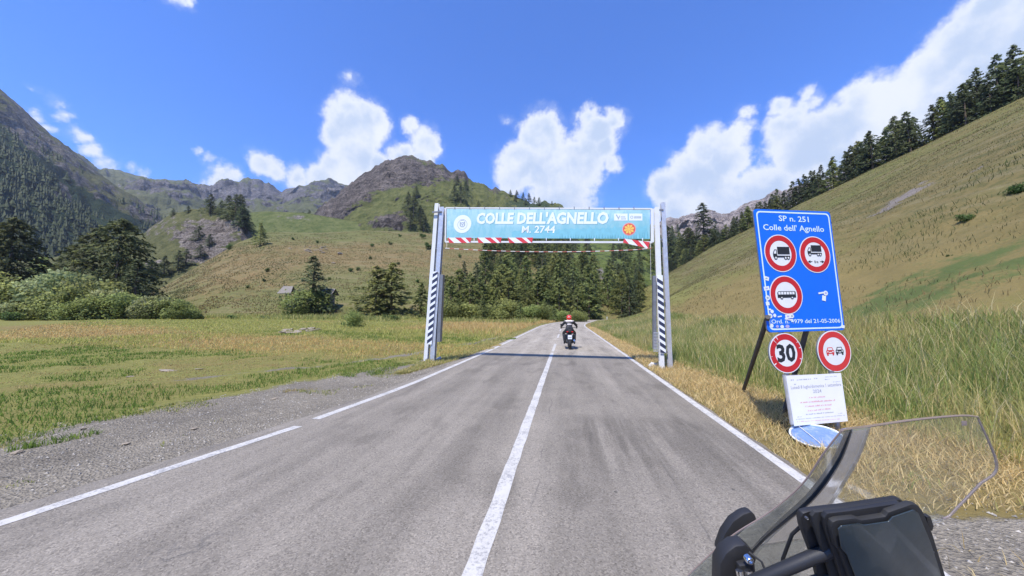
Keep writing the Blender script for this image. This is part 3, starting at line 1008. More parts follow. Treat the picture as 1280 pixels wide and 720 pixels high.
M_ridge = mountain_mat('far_ridge_rock', (0.09, 0.085, 0.09), (0.20, 0.185, 0.18), (0.10, 0.11, 0.05), (0.15, 0.155, 0.075), 0.006)
hill('far_ridge', [(-100, 200), (60, 190), (125, 212), (150, 213), (172, 219), (186, 225), (215, 223), (232, 224), (250, 232), (262, 233), (290, 229), (318, 228), (335, 232), (352, 240), (365, 234), (386, 232), (402, 233),
                   (411, 229), (416, 232), (424, 235), (450, 245), (500, 260), (620, 290)],
     [(-100, 330), (620, 330)], [(-100, 1700), (620, 2000)], [(-100, 700), (620, 800)], M_ridge, 380, 120, -100, 620, 260, 0.0022, 0.9,
     rockf=lambda u, v, V: 0.22 + gb(u, v, 320, 240, 120, 14, .45) + gb(u, v, 190, 228, 40, 8, .2) - gb(u, v, 230, 262, 90, 13, .3), ridged=True, jag=4.0, seed=22)

M_left = mountain_mat('wooded_mountain', (0.075, 0.07, 0.065), (0.19, 0.175, 0.16), (0.075, 0.08, 0.038), (0.13, 0.13, 0.06), 0.012, (0.032, 0.05, 0.028))
hill('wooded_mountain', [(-900, -420), (-500, -200), (-250, -60), (-100, 40), (-40, 85), (0, 111), (18, 125), (35, 142), (52, 158), (66, 170), (72, 174), (90, 190), (105, 203), (125, 218), (150, 236), (175, 252), (196, 265), (206, 278), (230, 300)],
     [(-900, 420), (-300, 392), (0, 345), (230, 330)], [(-900, 500), (-300, 700), (0, 800), (230, 900)], [(-900, 180), (0, 260), (230, 420)], M_left, 320, 160, -900, 230, 110, 0.006, 1.0,
     rockf=lambda u, v, V: 0.33 + gb(u, v, 40, 180, 60, 20, .35, .8) + gb(u, v, 75, 240, 20, 20, .5) + gb(u, v, 190, 262, 14, 12, .35) + gb(u, v, 20, 200, 10, 8, .4),
     woodf=lambda u, v, V: 0.9 * sstep(v - (interp(u, [-900, -100, 0, 60, 110, 160, 200], [-100, 80, 150, 195, 240, 268, 282])), -12, 10) + gb(u, v, 20, 165, 60, 6, -.5, .8) - gb(u, v, 78, 245, 12, 16, .8), ridged=True, jag=2.5, seed=31)

M_pale = mountain_mat('pale_rock', (0.19, 0.155, 0.135), (0.42, 0.365, 0.33), (0.12, 0.125, 0.055), (0.17, 0.17, 0.08), 0.009)
hill('pale_rock_ridge', [(760, 330), (800, 300), (830, 273), (842, 272), (855, 269), (875, 264), (893, 262), (912, 266), (925, 257), (940, 252), (955, 250), (968, 242), (985, 239), (1005, 231), (1018, 232), (1030, 226), (1120, 200), (1300, 150)],
     [(760, 372), (1300, 330)], [(760, 900), (1300, 1100)], [(760, 450), (1300, 500)], M_pale, 320, 160, 760, 1300, 150, 0.005, 0.85,
     rockf=lambda u, v, V: 0.72 + 0 * u, woodf=lambda u, v, V: 0.5 * sstep(v, 300, 325), ridged=True, jag=4.0, seed=41)

# wooded back of the valley behind the gate
M_wood = mountain_mat('forest_floor', (0.13, 0.115, 0.10), (0.34, 0.31, 0.27), (0.085, 0.12, 0.03), (0.17, 0.20, 0.06), 0.02, (0.035, 0.05, 0.025))
hill('forest_slope', [(470, 350), (540, 335), (600, 318), (680, 300), (760, 292), (830, 296), (880, 300), (960, 290)],
     [(470, 400), (760, 403), (960, 402)], [(470, 230), (700, 330), (960, 330)], [(470, 80), (700, 105), (960, 210)], M_wood, 200, 90, 470, 960, 8, 0.02, 1.0,
     rockf=lambda u, v, V: 0.1 + gb(u, v, 670, 355, 25, 7, .75) + gb(u, v, 752, 350, 8, 16, .8) + gb(u, v, 744, 345, 10, 14, .6) + gb(u, v, 700, 325, 6, 5, .5),
     woodf=lambda u, v, V: 0.42 - gb(u, v, 735, 362, 30, 14, .5), ridged=True, seed=52)

# ================================================================== vegetation
def blades(name, P3, hgt, wid, lean, tints, mat_, bend=0.5, azim=None):
    n = len(P3)
    a = rng.random(n) * 2 * math.pi if azim is None else azim
    la = rng.random(n) * 2 * math.pi
    dx = np.stack([np.cos(a), np.sin(a), 0 * a], -1) * wid[:, None] * 0.5
    ld = np.stack([np.cos(la), np.sin(la), 0 * a], -1) * (lean * hgt)[:, None]
    up = np.zeros((n, 3)); up[:, 2] = hgt * np.sqrt(np.clip(1 - lean ** 2, 0.02, 1))
    b0 = P3 - np.array([0, 0, 0.01])
    mid = P3 + ld * 0.3 + up * 0.55
    tip = P3 + ld + up
    V = np.stack([b0 - dx, b0 + dx, mid + dx * 0.75, mid - dx * 0.75, tip], 1).reshape(-1, 3)
    i = np.arange(n)[:, None] * 5
    Q = i + np.array([[0, 1, 2, 3]]); T = i + np.array([[3, 2, 4]])
    cols = np.repeat(tints, 5, axis=0).copy()
    return np_mesh(name, V, [Q, T], mat_, smooth=True, cols=cols)


def tint(n, *cs, w=None, var=0.22):
    c = np.array(cs)
    k = rng.choice(len(c), n, p=w)
    k2 = rng.choice(len(c), n, p=w)
    f = rng.random((n, 1)) * 0.5
    t = c[k] * (1 - f) + c[k2] * f
    return np.clip(t * (1 + (rng.random((n, 1)) - .5) * 2 * var), 0, 1)


def put(x, y):
    return np.stack([x, y, gz(x, y)], -1)


def scat(n, x0, x1, y0, y1, near=1.0):
    """more plants near the camera"""
    y = y0 + (y1 - y0) * rng.random(n) ** near
    return x0 + (x1 - x0) * rng.random(n), y


C_gr = (0.21, 0.26, 0.075); C_gr2 = (0.34, 0.38, 0.12); C_yl = (0.55, 0.47, 0.19); C_st = (0.72, 0.56, 0.27); C_ol = (0.42, 0.41, 0.14); C_or = (0.55, 0.36, 0.14)
D_ol = (0.20, 0.18, 0.075); D_yl = (0.29, 0.235, 0.11); D_gr = (0.15, 0.16, 0.058); D_or = (0.30, 0.19, 0.085)

# straw on the right verge: cut, lying flat
n = 85000
y = -3 + 45 * rng.random(n) ** 1.7
vw = verge_w(y)
s = 0.12 + rng.random(n) * (vw + 0.25)
x = road_right(y) + s
plate_at = G(1020.5, 545, .07)
keep = ~((y - 0.12 * s < 3.45) & (s > 0.15) & (rng.random(n) < 0.96)) & (np.hypot(x - plate_at.x, y - plate_at.y) > .36)
x, y, s = x[keep], y[keep], s[keep]
n = len(x)
dist = np.hypot(x, y)
patch = fbm(x * 1.3, y * 1.3, 0, 3, 61)
P3 = put(x, y); P3[:, 2] += rng.random(n) * 0.03
hg = (0.07 + 0.15 * rng.random(n)) * (0.5 + patch)
tag(link('dry_verge_grass', blades('dry_verge_grass', P3, hg, 0.004 + 0.0009 * dist, 0.55 + 0.42 * rng.random(n),
                                   tint(n, C_st, (0.80, 0.64, 0.34), (0.55, 0.39, 0.16), C_ol, w=[.45, .25, .24, .06]), M_blade)),
    'dry straw coloured mown grass on the verge right of the road', 'grass', kind='stuff')

# the green weeds in the mown verge
n = 5000
y = 1 + 12 * rng.random(n); x = road_right(y) + 0.3 + rng.random(n) * verge_w(y)
k = fbm(x * 1.1, y * 1.1, 0, 3, 66) > 0.60
x, y = x[k], y[k]; n = len(x)
tag(link('verge_weeds', blades('verge_weeds', put(x, y), 0.05 + 0.1 * rng.random(n), np.full(n, 0.016), 0.3 + 0.5 * rng.random(n), tint(n, C_gr, C_gr2, C_ol), M_blade)),
    'low green weeds growing through the straw beside the road', 'weeds', kind='stuff')

# tall meadow grass at the foot of the right slope
n = 132000
y = -4 + 62 * rng.random(n) ** 1.5
s = verge_w(y) - 0.1 + 3.5 * (1 - sstep(y, 2.6, 3.8)) + 7.6 * rng.random(n) ** 1.1
x = road_right(y) + s
dist = np.hypot(x, y)
e = sstep(s - verge_w(y), -0.1, 1.2)
pt = fbm(x * 0.5, y * 0.5, 0, 3, 70); pg = fbm(x * 0.22, y * 0.22, 0, 3, 73)
hg = (0.28 + 0.42 * rng.random(n)) * (0.45 + 0.6 * e) * (0.7 + 0.6 * pt)
tt_ = tint(n, (0.20, 0.27, 0.07), (0.31, 0.38, 0.11), C_ol, C_yl, w=[.28, .36, .20, .16])
dryb = (pg > 0.56) | (rng.random(n) < 0.08)
tt_[dryb] = tint(int(dryb.sum()), C_yl, C_ol, C_st, C_gr2, w=[.35, .3, .15, .2])
tag(link('tall_meadow_grass', blades('tall_meadow_grass', put(x, y), hg, 0.0045 + 0.0010 * dist, 0.15 + 0.4 * rng.random(n), tt_, M_blade)),
    'tall green meadow grass at the foot of the right hillside', 'grass', kind='stuff')

n = 10000
y = 0 + 45 * rng.random(n) ** 1.6
s = verge_w(y) + 0.2 + 7.4 * rng.random(n) + 3.0 * (1 - sstep(y, 2.6, 3.8))
x = road_right(y) + s
k = fbm(x * 0.6, y * 0.6, 0, 3, 110) > 0.42
x, y = x[k], y[k]; n = len(x)
dist = np.hypot(x, y)
tag(link('seeding_grass', blades('seeding_grass', put(x, y), 0.55 + 0.4 * rng.random(n), 0.0035 + 0.0007 * dist, 0.15 + 0.5 * rng.random(n), tint(n, C_yl, C_st, (0.80, 0.68, 0.38)), M_blade)),
    'tall pale seeding grass stalks standing among the green meadow grass', 'grass', kind='stuff')

# tussocks over the right hillside
n = 190000
y = -25 + 230 * rng.random(n) ** 1.2
s = 8 + 93 * rng.random(n) ** 1.15
x = road_right(np.minimum(y, 90)) + s
K_, X_, H_ = hill_params(y)
k = (x < X_ + 2) & (fbm(x * .35, y * .12, gz(x, y) * .8, 3, 77) > 0.42)
x, y = x[k], y[k]; n = len(x)
dist = np.hypot(x, y)
pg = fbm(x * 0.08, y * 0.05, 0, 4, 80) + 0.12 * (rng.random(n) - .5)
tt_ = tint(n, D_ol, D_yl, D_gr, w=[.5, .25, .25])
lu = bl(x, y, 30, 26, 16, 3.5, 0.28) > 0.45
dr = (pg > 0.52) & ~lu
tt_[dr] = tint(int(dr.sum()), D_yl, D_ol, D_or, w=[.5, .3, .2])
tt_[lu] = tint(int(lu.sum()), (0.08, 0.11, 0.035), D_gr)
tag(link('hillside_grass', blades('hillside_grass', put(x, y), 0.10 + 0.16 * rng.random(n) + lu * 0.15, 0.010 + 0.0007 * dist, 0.3 + 0.5 * rng.random(n), tt_, M_blade)),
    'olive and straw coloured tussocks over the steep right hillside', 'grass', kind='stuff')

# left: short green turf and plantain by the gravel
def edge_at(y):
    return interp(y, [-30, 1, 4.2, 6, 8, 10.5, 12.5, 16, 30, 60], [-9.0, -8.2, -7.3, -6.9, -6.2, -5.3, -4.9, -4.35, -4.2, -4.2])


n = 118000
y = 0 + 26 * rng.random(n) ** 1.2
x = edge_at(y) + 0.9 - (22) * rng.random(n) ** 1.5
tr = np.abs(x - interp(y, [4, 9, 12, 16, 22, 30], [-11, -8.6, -6.9, -5.6, -4.9, -4.4])) < 0.35
k = (~tr | (y < 6)) & (fbm(x * .9, y * .9, 0, 3, 83) > 0.28 + 0.34 * sstep(x - edge_at(y), -1.6, 0.9))
x, y = x[k], y[k]; n = len(x)
dist = np.hypot(x, y)
tt_ = tint(n, (0.28, 0.34, 0.07), (0.44, 0.46, 0.12), (0.52, 0.49, 0.15), w=[.3, .4, .3])
pq = fbm(x * .55, y * .55, 0, 4, 141); nearg = sstep(x - edge_at(y), -4.5, -0.5)
gg = pq + .10 * nearg > 0.53
tt_[gg] = tint(int(gg.sum()), (0.17, 0.26, 0.05), (0.26, 0.34, 0.07), (0.13, 0.20, 0.045))
br = pq < 0.42
tt_[br] = tint(int(br.sum()), (0.50, 0.40, 0.18), (0.40, 0.36, 0.14), (0.55, 0.38, 0.16))
dr = np.exp(-((y - interp(x, [-60, -25, -8], [24, 18, 15])) / 4.5) ** 2) * 1.1 + 0.35 * (fbm(x * .4, y * .4, 0, 3, 85) - .5) + .3 * rng.random(n) > 0.75
tt_[dr] = tint(int(dr.sum()), (0.66, 0.54, 0.21), (0.66, 0.42, 0.17), (0.54, 0.50, 0.16), w=[.4, .3, .3])
tag(link('short_turf', blades('short_turf', put(x, y), (0.02 + 0.055 * rng.random(n)) * (.6 + 1.3 * gg), 0.005 + 0.0009 * dist, 0.3 + 0.6 * rng.random(n), tt_, M_blade)),
    'short green turf between the gravel lay-by and the meadow', 'grass', kind='stuff')

# island and road-edge turf on the left near the gate
n = 26000
y = 0.8 + 15 * rng.random(n) ** 1.2
x = edge_at(y) - .2 + (road_left(y) - .7 - edge_at(y)) * rng.random(n) ** 1.7
k = fbm(x * 1.5, y * 1.5, 0, 4, 101) > 0.60 + 0.10 * sstep(x - edge_at(y), 0.3, 2.0)
x, y = x[k], y[k]; n = len(x)
tag(link('gravel_weeds', blades('gravel_weeds', put(x, y), 0.02 + 0.04 * rng.random(n), 0.006 + 0.0009 * np.hypot(x, y), 0.3 + 0.6 * rng.random(n), tint(n, (0.21, 0.27, 0.07), (0.32, 0.36, 0.10), C_ol, C_yl), M_blade)),
    'small weeds scattered over the gravel lay-by', 'weeds', kind='stuff')
n = 22000
y = 9 + 50 * rng.random(n) ** 1.4
x = interp(y, [8, 12, 16, 60], [-4.75, -4.4, -4.25, -4.3]) + road_cx(y) + (rng.random(n) - .5) * interp(y, [9, 12, 60], [.35, .8, 1.1])
tag(link('roadside_turf', blades('roadside_turf', put(x, y), 0.04 + 0.1 * rng.random(n), 0.008 + 0.001 * y, 0.3 + 0.6 * rng.random(n), tint(n, C_yl, C_gr2, C_ol, C_st), M_blade)),
    'patchy yellow green turf along the left road edge', 'grass', kind='stuff')

# left: the meadow up to the bushes, golden on the right
n = 100000
y = 13 + 62 * rng.random(n) ** 1.15
x = -4.6 + road_cx(y) - (12 + 1.35 * y) * rng.random(n)
dist = np.hypot(x, y)
k = (fbm(x * .25, y * .25, 0, 3, 88) > 0.1)
x, y, dist = x[k], y[k], dist[k]; n = len(x)
gold = sstep(y, 20, 30) * sstep(x + 0.15 * y, -18, -4)
pg = fbm(x * .12, y * .12, 0, 3, 90)
tt_ = tint(n, (0.44, 0.46, 0.13), (0.54, 0.50, 0.16), (0.44, 0.44, 0.10), (0.66, 0.55, 0.21), w=[.3, .3, .25, .15])
dr = (rng.random(n) * .5 + gold * .9 + (pg - .5) * 1.5 + .5 * np.exp(-((y - interp(x, [-60, -25, -8], [24, 18, 15])) / 5) ** 2)) > 0.62
tt_[dr] = tint(int(dr.sum()), (0.68, 0.44, 0.17), (0.66, 0.54, 0.21), C_st, w=[.45, .35, .2])
tag(link('meadow_grass', blades('meadow_grass', put(x, y), (0.06 + 0.14 * rng.random(n)) * (1 + 2.3 * gold), 0.010 + 0.0010 * dist, 0.2 + 0.5 * rng.random(n), tt_, M_blade)),
    'green and golden hay meadow stretching left of the road', 'grass', kind='stuff')

# rank grass where the meadow meets the thicket and the hill
n = 34000
x = -105 + 100 * rng.random(n)
y = 52 + 16 * rng.random(n) + 4 * (fbm(x * .08, x * 0, 0, 3, 120) - .5) + np.clip(-x - 60, 0, 50) * -.05
k = fbm(x * .3, y * .3, 0, 3, 121) > 0.45
x, y = x[k], y[k]; n = len(x)
tag(link('rank_grass', blades('rank_grass', put(x, y), (0.25 + 0.9 * rng.random(n) ** 2) * (.4 + 1.2 * fbm(x * .15, y * .15, 0, 3, 122)), np.full(n, 0.11), 0.2 + 0.5 * rng.random(n), tint(n, (0.26, 0.32, 0.08), (0.40, 0.42, 0.13), C_ol, C_yl), M_blade)),
    'long rank grass where the meadow meets the thicket and the dry hill', 'grass', kind='stuff')

# tufts over the dry left hill
H_ = HILLS['grassy_hill']
n = 80000
rr = rng.random(n) * (H_['rows'] - 2); cc = rng.random(n) * (len(H_['us']) - 2)
r0, c0 = rr.astype(int), cc.astype(int); fr_, fc = (rr - r0)[:, None], (cc - c0)[:, None]
V = H_['V']
P3 = (V[r0, c0] * (1 - fc) + V[r0, c0 + 1] * fc) * (1 - fr_) + (V[r0 + 1, c0] * (1 - fc) + V[r0 + 1, c0 + 1] * fc) * fr_
pg = fbm(P3[:, 0] * .06, P3[:, 1] * .06, P3[:, 2] * .15, 4, 93)
k = fbm(P3[:, 0] * .2, P3[:, 1] * .2, P3[:, 2] * .3, 3, 95) > 0.42
P3, pg = P3[k], pg[k]; n = len(P3)
tt_ = tint(n, D_ol, D_or, D_yl, (0.20, 0.14, 0.06), w=[.35, .25, .2, .2])
gr = pg < 0.47
tt_[gr] = tint(int(gr.sum()), (.09, .11, .04), D_gr, D_ol)
tag(link('dry_hill_grass', blades('dry_hill_grass', P3, 0.15 + 0.3 * rng.random(n), np.full(n, 0.2), 0.3 + 0.5 * rng.random(n), tt_, M_blade)),
    'rusty and green tufts over the dry hill behind the meadow', 'grass', kind='stuff')


# ------------------------------------------------------------------ trees
def conifer_mesh(name, seed, h=10.0, rad=2.4, nb=110, per=11, leaf=0.5, bare=0.08, droop=0.35, power=0.85, ragged=0.3):
    r = np.random.default_rng(seed)
    V = []; F = []; sh = []; ow = []
    k = 0
    for i in range(nb):
        t = bare + (1 - bare) * (i + r.random()) / nb
        z = t * h
        prof = (1 - t) ** power * (1 if t > bare + 0.12 else 0.75 + 2 * (t - bare))
        L = rad * prof * (1 - ragged / 2 + ragged * r.random() * 1.3) + 0.1 * h / 10
        a = r.random() * 2 * math.pi
        dx, dy = math.cos(a), math.sin(a)
        for j in range(per):
            f = ((j + r.random()) / per) ** 0.62
            if L < 0.8 and f < 0.3:
                continue
            px, py = dx * L * f, dy * L * f
            pz = z - droop * L * f * f + 0.12 * L * f
            sz = leaf * (0.55 + 0.7 * r.random()) * (0.55 + 0.45 * (1 - t) ** 0.5)
            off = (r.random(3) - .5) * sz * 0.9
            c = np.array([px, py, pz]) + off
            d1 = np.array([dx, dy, -0.35]) + (r.random(3) - .5) * 1.1
            d1 /= np.linalg.norm(d1)
            d2 = np.cross(d1, r.random(3) - .5); d2 /= np.linalg.norm(d2) + 1e-9
            V += [c - d1 * sz * .5 - d2 * sz * .22, c - d1 * sz * .4 + d2 * sz * .28, c + d1 * sz * .6]
            if r.random() < 0.5:
                V += [c + d1 * sz * .2 + d2 * sz * .5]
                F.append((k, k + 2, k + 3)); F.append((k, k + 1, k + 2)); kk = 4
            else:
                F.append((k, k + 1, k + 2)); kk = 3
            s_ = r.random()
            sh += [s_] * kk
            o_ = np.array([c[0], c[1], 0.25 + 0.45 * L * 0.5]); o_ /= np.linalg.norm(o_) + 1e-9
            ow += [o_] * kk
            k += kk
    return np.array(V), np.array(F), np.array(sh), np.array(ow)


def broad_mesh(seed, h=6.0, w=5.0, lobes=9, n=2600, leaf=0.3, base=0.0, stretch=1.0):
    """leafy crown: leaves packed through overlapping lobes, thinner towards the middle"""
    r = np.random.default_rng(seed)
    L = []
    for i in range(lobes):
        a = r.random() * 2 * math.pi; q = r.random() ** 0.6 * w * 0.33
        zz = base + (h - base) * (0.22 + 0.56 * r.random())
        rr = w * (0.17 + 0.13 * r.random()) * (1.15 - 0.5 * (zz / h))
        L.append((math.cos(a) * q, math.sin(a) * q, zz, rr, rr * (0.8 + .5 * r.random()) * stretch))
    V = []; F = []; sh = []; ow = []
    for i in range(n):
        lx, ly, lz, lr, lh = L[r.integers(len(L))]
        d = r.normal(size=3); d /= np.linalg.norm(d)
        q = 1 - 0.45 * r.random() ** 1.6
        q *= 1 + 0.16 * math.sin(d[0] * 7 + lx) * math.cos(d[1] * 8 + ly) + 0.12 * (r.random() - .3)
        c = np.array([lx + d[0] * lr * q, ly + d[1] * lr * q, lz + d[2] * lh * q])
        if c[2] < 0.05:
            c[2] = 0.05 + r.random() * h * 0.15
        sz = leaf * (0.6 + .8 * r.random())
        a1 = d * .6 + r.normal(size=3) * .6; a1 /= np.linalg.norm(a1)
        a2 = np.cross(a1, r.normal(size=3)); a2 /= np.linalg.norm(a2) + 1e-9
        V += [c - a1 * sz * .5, c + a2 * sz * .33, c + a1 * sz * .5, c - a2 * sz * .33]
        F.append((4 * i, 4 * i + 1, 4 * i + 2, 4 * i + 3))
        s_ = r.random(); sh += [s_] * 4
        ow += [d + np.array([0, 0, .3])] * 4
    return np.array(V), np.array(F), np.array(sh), np.array(ow)


def trunk_mesh(name, h, r0, seed, limbs=6, lean=0.02):
    r = random.Random(seed)
    mb = MB()
    pts = [Vector((lean * h * (t ** 2) * math.sin(seed), lean * h * t * math.cos(seed), -0.4 + (h + .4) * t)) for t in (0, .05, .2, .4, .65, .9)]
    mb.tube(pts, [r0 * 1.35, r0, r0 * .85, r0 * .65, r0 * .4, r0 * .08], 7)
    for i in range(limbs):
        t = 0.2 + 0.65 * i / max(limbs, 1)
        a = r.random() * 6.28
        L = h * 0.2 * (1 - t * .7)
        p = Vector((0, 0, h * t))
        q = p + Vector((math.cos(a) * L, math.sin(a) * L, L * .25))
        mb.tube([p, (p + q) / 2 + Vector((0, 0, .03 * h)), q], [r0 * .28, r0 * .18, r0 * .05], 4, cap=False)
    me = bpy.data.meshes.new(name)
    me.from_pydata(mb.v, [], mb.f)
    me.materials.append(M_bark)
    me.polygons.foreach_set('use_smooth', [True] * len(me.polygons))
    me.update()
    return me


def crown_me(name, d, mat_):
    V, F, sh, ow = d
    return np_mesh(name, V, F, mat_, smooth=False, attrs=dict(shade=sh), outw=ow)


TREES = {}
def variants(key, n, maker, mat_, h, r0, limbs=6):
    TREES[key] = [(crown_me('crown', maker(i), mat_), trunk_mesh('trunk', h, r0, i + 3, limbs)) for i in range(n)]


variants('larch', 5, lambda i: conifer_mesh('', 100 + i, 10, 2.5 + .25 * (i % 3), 95, 12, .62, .07, .25, .75, .5), M_larch, 9.6, 0.17)
variants('spruce', 5, lambda i: conifer_mesh('', 200 + i, 10, 2.1 + .3 * (i % 3), 120, 10, .5, .04, .45, .85, .35), M_spruce, 9.6, 0.17)
variants('pine', 4, lambda i: conifer_mesh('', 300 + i, 10, 3.5 + .3 * (i % 2), 330, 20, .40, .05, .3, .55, .5), M_pine, 8.8, 0.2, 9)
variants('bush', 4, lambda i: broad_mesh(400 + i, 5, 7, 12, 3600, .33, 0), M_bush, 3.2, 0.09, 7)
variants('willow', 3, lambda i: broad_mesh(450 + i, 5, 6, 12, 3600, .36, 0), M_willow, 3.2, 0.09, 7)
variants('shrub', 3, lambda i: broad_mesh(500 + i, 2, 2.4, 8, 900, .2, 0), M_darkbush, 1.2, 0.04, 4)


def tree(key, i, p, h, name, label, cat, group=None, rz=None, wide=1.0, parts=True, base_h=10.0):
    cr, tr = TREES[key][i % len(TREES[key])]
    t = root(name, p, label, cat, group)
    t.rotation_euler.z = random.random() * 6.28 if rz is None else rz
    s = h / base_h
    for nm, me in (('trunk', tr), ('crown', cr)):
        o = bpy.data.objects.new(nm, me)
        COL.objects.link(o)
        o.parent = t
        o.scale = (s * wide, s * wide, s)
    return t


# centre forest behind the gate: larches, lighter in front
cnt = 0
GF = 'larches of the wood behind the gate'
def forest(hillname, n, u0, u1, t0, t1, hmin, hmax, keys, name, label, group, tpow=1.0, avoid=None, wide=1.0):
    global cnt
    pts = []
    tries = 0
    while len(pts) < n and tries < n * 30:
        tries += 1
        u = u0 + (u1 - u0) * random.random(); t = t0 + (t1 - t0) * random.random() ** tpow
        p = on_hill(hillname, u, t)
        a, v, z = px_of(p)
        if avoid and avoid(a, v): continue
        hh = hmin + (hmax - hmin) * random.random() ** 1.2
        if any((p - q).length < 0.16 * (hh + g) for q, g in pts): continue
        pts.append((p, hh))
        k = random.choice(keys)
        tree(k, random.randrange(9), p - Vector((0, 0, .3)), hh, name, label, 'tree', group, wide=wide * random.uniform(.85, 1.15))
    return pts


forest('forest_slope', 115, 600, 900, 0.25, 1.0, 11, 18, ['spruce', 'larch'], 'conifer_tree', 'small distant conifer high on the slope under the banner', 'conifers high on the slope under the banner',
       avoid=lambda a, v: (abs(a - 750) < 12 and v < 365))

forest('grassy_hill', 34, 556, 780, 0.0, 0.05, 8, 13, ['larch'], 'larch_tree', 'bright green larch in the front row of the wood behind the gate', 'front row larches behind the gate', wide=1.3, avoid=lambda a, v: a > 742)
forest('grassy_hill', 105, 566, 800, 0.04, 0.98, 9, 15, ['larch', 'larch', 'spruce'], 'larch_tree', 'dense larch of the wood climbing behind the gate', 'larches climbing the slope behind the gate',
       avoid=lambda a, v: (a < 606 and v < 372 - (606 - a) * -1.0) or (abs(a - 752) < 6 and v < 385) or (abs(a - 668) < 12 and 350 < v < 360), wide=1.15)

for i, (u, hp, k) in enumerate([(556, 22, 'bush'), (572, 27, 'larch'), (586, 24, 'bush'), (603, 30, 'larch'), (618, 22, 'bush'), (634, 27, 'bush'), (650, 24, 'larch'), (664, 20, 'bush'), (678, 22, 'bush'), (692, 20, 'larch'), (702, 15, 'bush'), (545, 20, 'bush'), (724, 14, 'bush')]):
    p = P(u, 392, 70 + 3 * (i % 3)); p.z = gzs(p.x, p.y) - .2
    tree(k, i, p, hp / FPX * 72, 'young_larch' if k == 'larch' else 'alder_bush', 'bright young growth at the foot of the wood behind the gate', 'tree' if k == 'larch' else 'bush', 'young growth at the foot of the wood', wide=1.3, base_h=10 if k == 'larch' else 4.8)

# trees left of that on the grassy hill's foot
def gtree(key, i, u, v, hpx, name, label, group=None, hillname='grassy_hill', wide=1.0, base_h=10.0, cat='tree'):
    p = on_hill_px(hillname, u, v) if hillname else G(u, v)
    z = px_of(p)[2]
    return tree(key, i, p - Vector((0, 0, .15)), hpx / FPX * z, name, label, cat, group, wide=wide, base_h=base_h)


gtree('spruce', 1, 389, 390, 72, 'spruce_tree', 'pointed spruce standing between the two small roofed shelters', wide=1.75)
gtree('larch', 0, 470, 398, 66, 'larch_tree', 'broad larch left of the pair on the meadow edge', wide=1.9)
gtree('larch', 2, 489, 398, 70, 'larch_tree', 'tall full larch right of the pair on the meadow edge', wide=1.9)
gtree('larch', 3, 526, 400, 48, 'larch_tree', 'larch half hidden behind the left gate post', wide=1.3)
gtree('spruce', 3, 580, 372, 46, 'spruce_tree', 'lone dark spruce on the dry slope just right of the left gate post')
gtree('bush', 2, 385, 394, 34, 'willow_bush', 'light green bush in front of the two small roofed shelters', wide=1.3, base_h=4.6, cat='bush')
gtree('bush', 1, 440, 412, 24, 'alder_bush', 'rounded bright green bush alone on the meadow edge', hillname=None, wide=0.8, base_h=4.8, cat='bush')
gtree('larch', 1, 325, 308, 30, 'larch_tree', 'narrow larch on the skyline right of the rocky knob', wide=1.2)
gtree('shrub', 1, 286, 312, 10, 'hill_shrub', 'small round shrub beside the narrow skyline larch', base_h=2.4, cat='shrub')
for (u, v, s_) in [(528, 298, 9), (536, 312, 12), (465, 308, 6), (463, 324, 5), (498, 331, 5), (438, 340, 7), (448, 338, 6), (334, 340, 7), (330, 352, 6), (397, 304, 5), (366, 300, 5), (488, 306, 6), (522, 353, 6), (575, 322, 6), (310, 360, 5), (500, 296, 5), (412, 350, 5)]:
    gtree('shrub', int(u), u, v, s_, 'hill_shrub', 'tiny dark shrub dotted on the dry grassy hill', 'shrubs dotted on the dry hill', base_h=2.4, cat='shrub')

# knob trees
for i, (u, v, s_) in enumerate([(262, 268, 22), (285, 272, 24), (294, 275, 28), (303, 285, 26), (308, 292, 22), (276, 268, 15), (235, 266, 8), (248, 300, 16), (262, 308, 14), (300, 268, 22), (222, 338, 22), (232, 334, 20), (250, 322, 14), (205, 345, 22), (188, 350, 22), (216, 270, 8)]):
    gtree('spruce', i, u, v, s_ * 1.2, 'spruce_tree', 'dark spruce growing on or below the rocky knob', 'spruces on the rocky knob', hillname='rocky_knob', wide=1.9)
# trees on the peak and its shoulder
for i, (u, v, s_) in enumerate([(510, 262, 24), (517, 270, 30), (525, 282, 26), (520, 245, 14), (530, 290, 22), (513, 285, 22), (568, 250, 20), (576, 254, 26), (571, 232, 14), (582, 238, 14), (378, 272, 14), (370, 275, 10), (386, 276, 14),
                                (638, 246, 9), (646, 248, 11), (654, 250, 10), (661, 252, 12), (668, 254, 9), (674, 257, 11), (644, 252, 8), (657, 256, 9), (690, 256, 5), (598, 258, 8)]):
    gtree('spruce', i, u, v, s_, 'spruce_tree', 'small dark spruce on the flank of the rocky central peak', 'spruces on the central peak', hillname='rocky_peak', wide=1.7)

# left: big dark trees and the thicket in front of them
def mtree(key, i, u, depth, hpx, name, label, group=None, wide=1.0, base_h=10.0, cat='tree', drop=0.2):
    p = P(u, 392, depth)
    z = gzs(p.x, p.y)
    p.z = z - drop
    vb = px_of(p)[1]
    return tree(key, i, p, hpx / FPX * depth, name, label, cat, group, wide=wide, base_h=base_h)


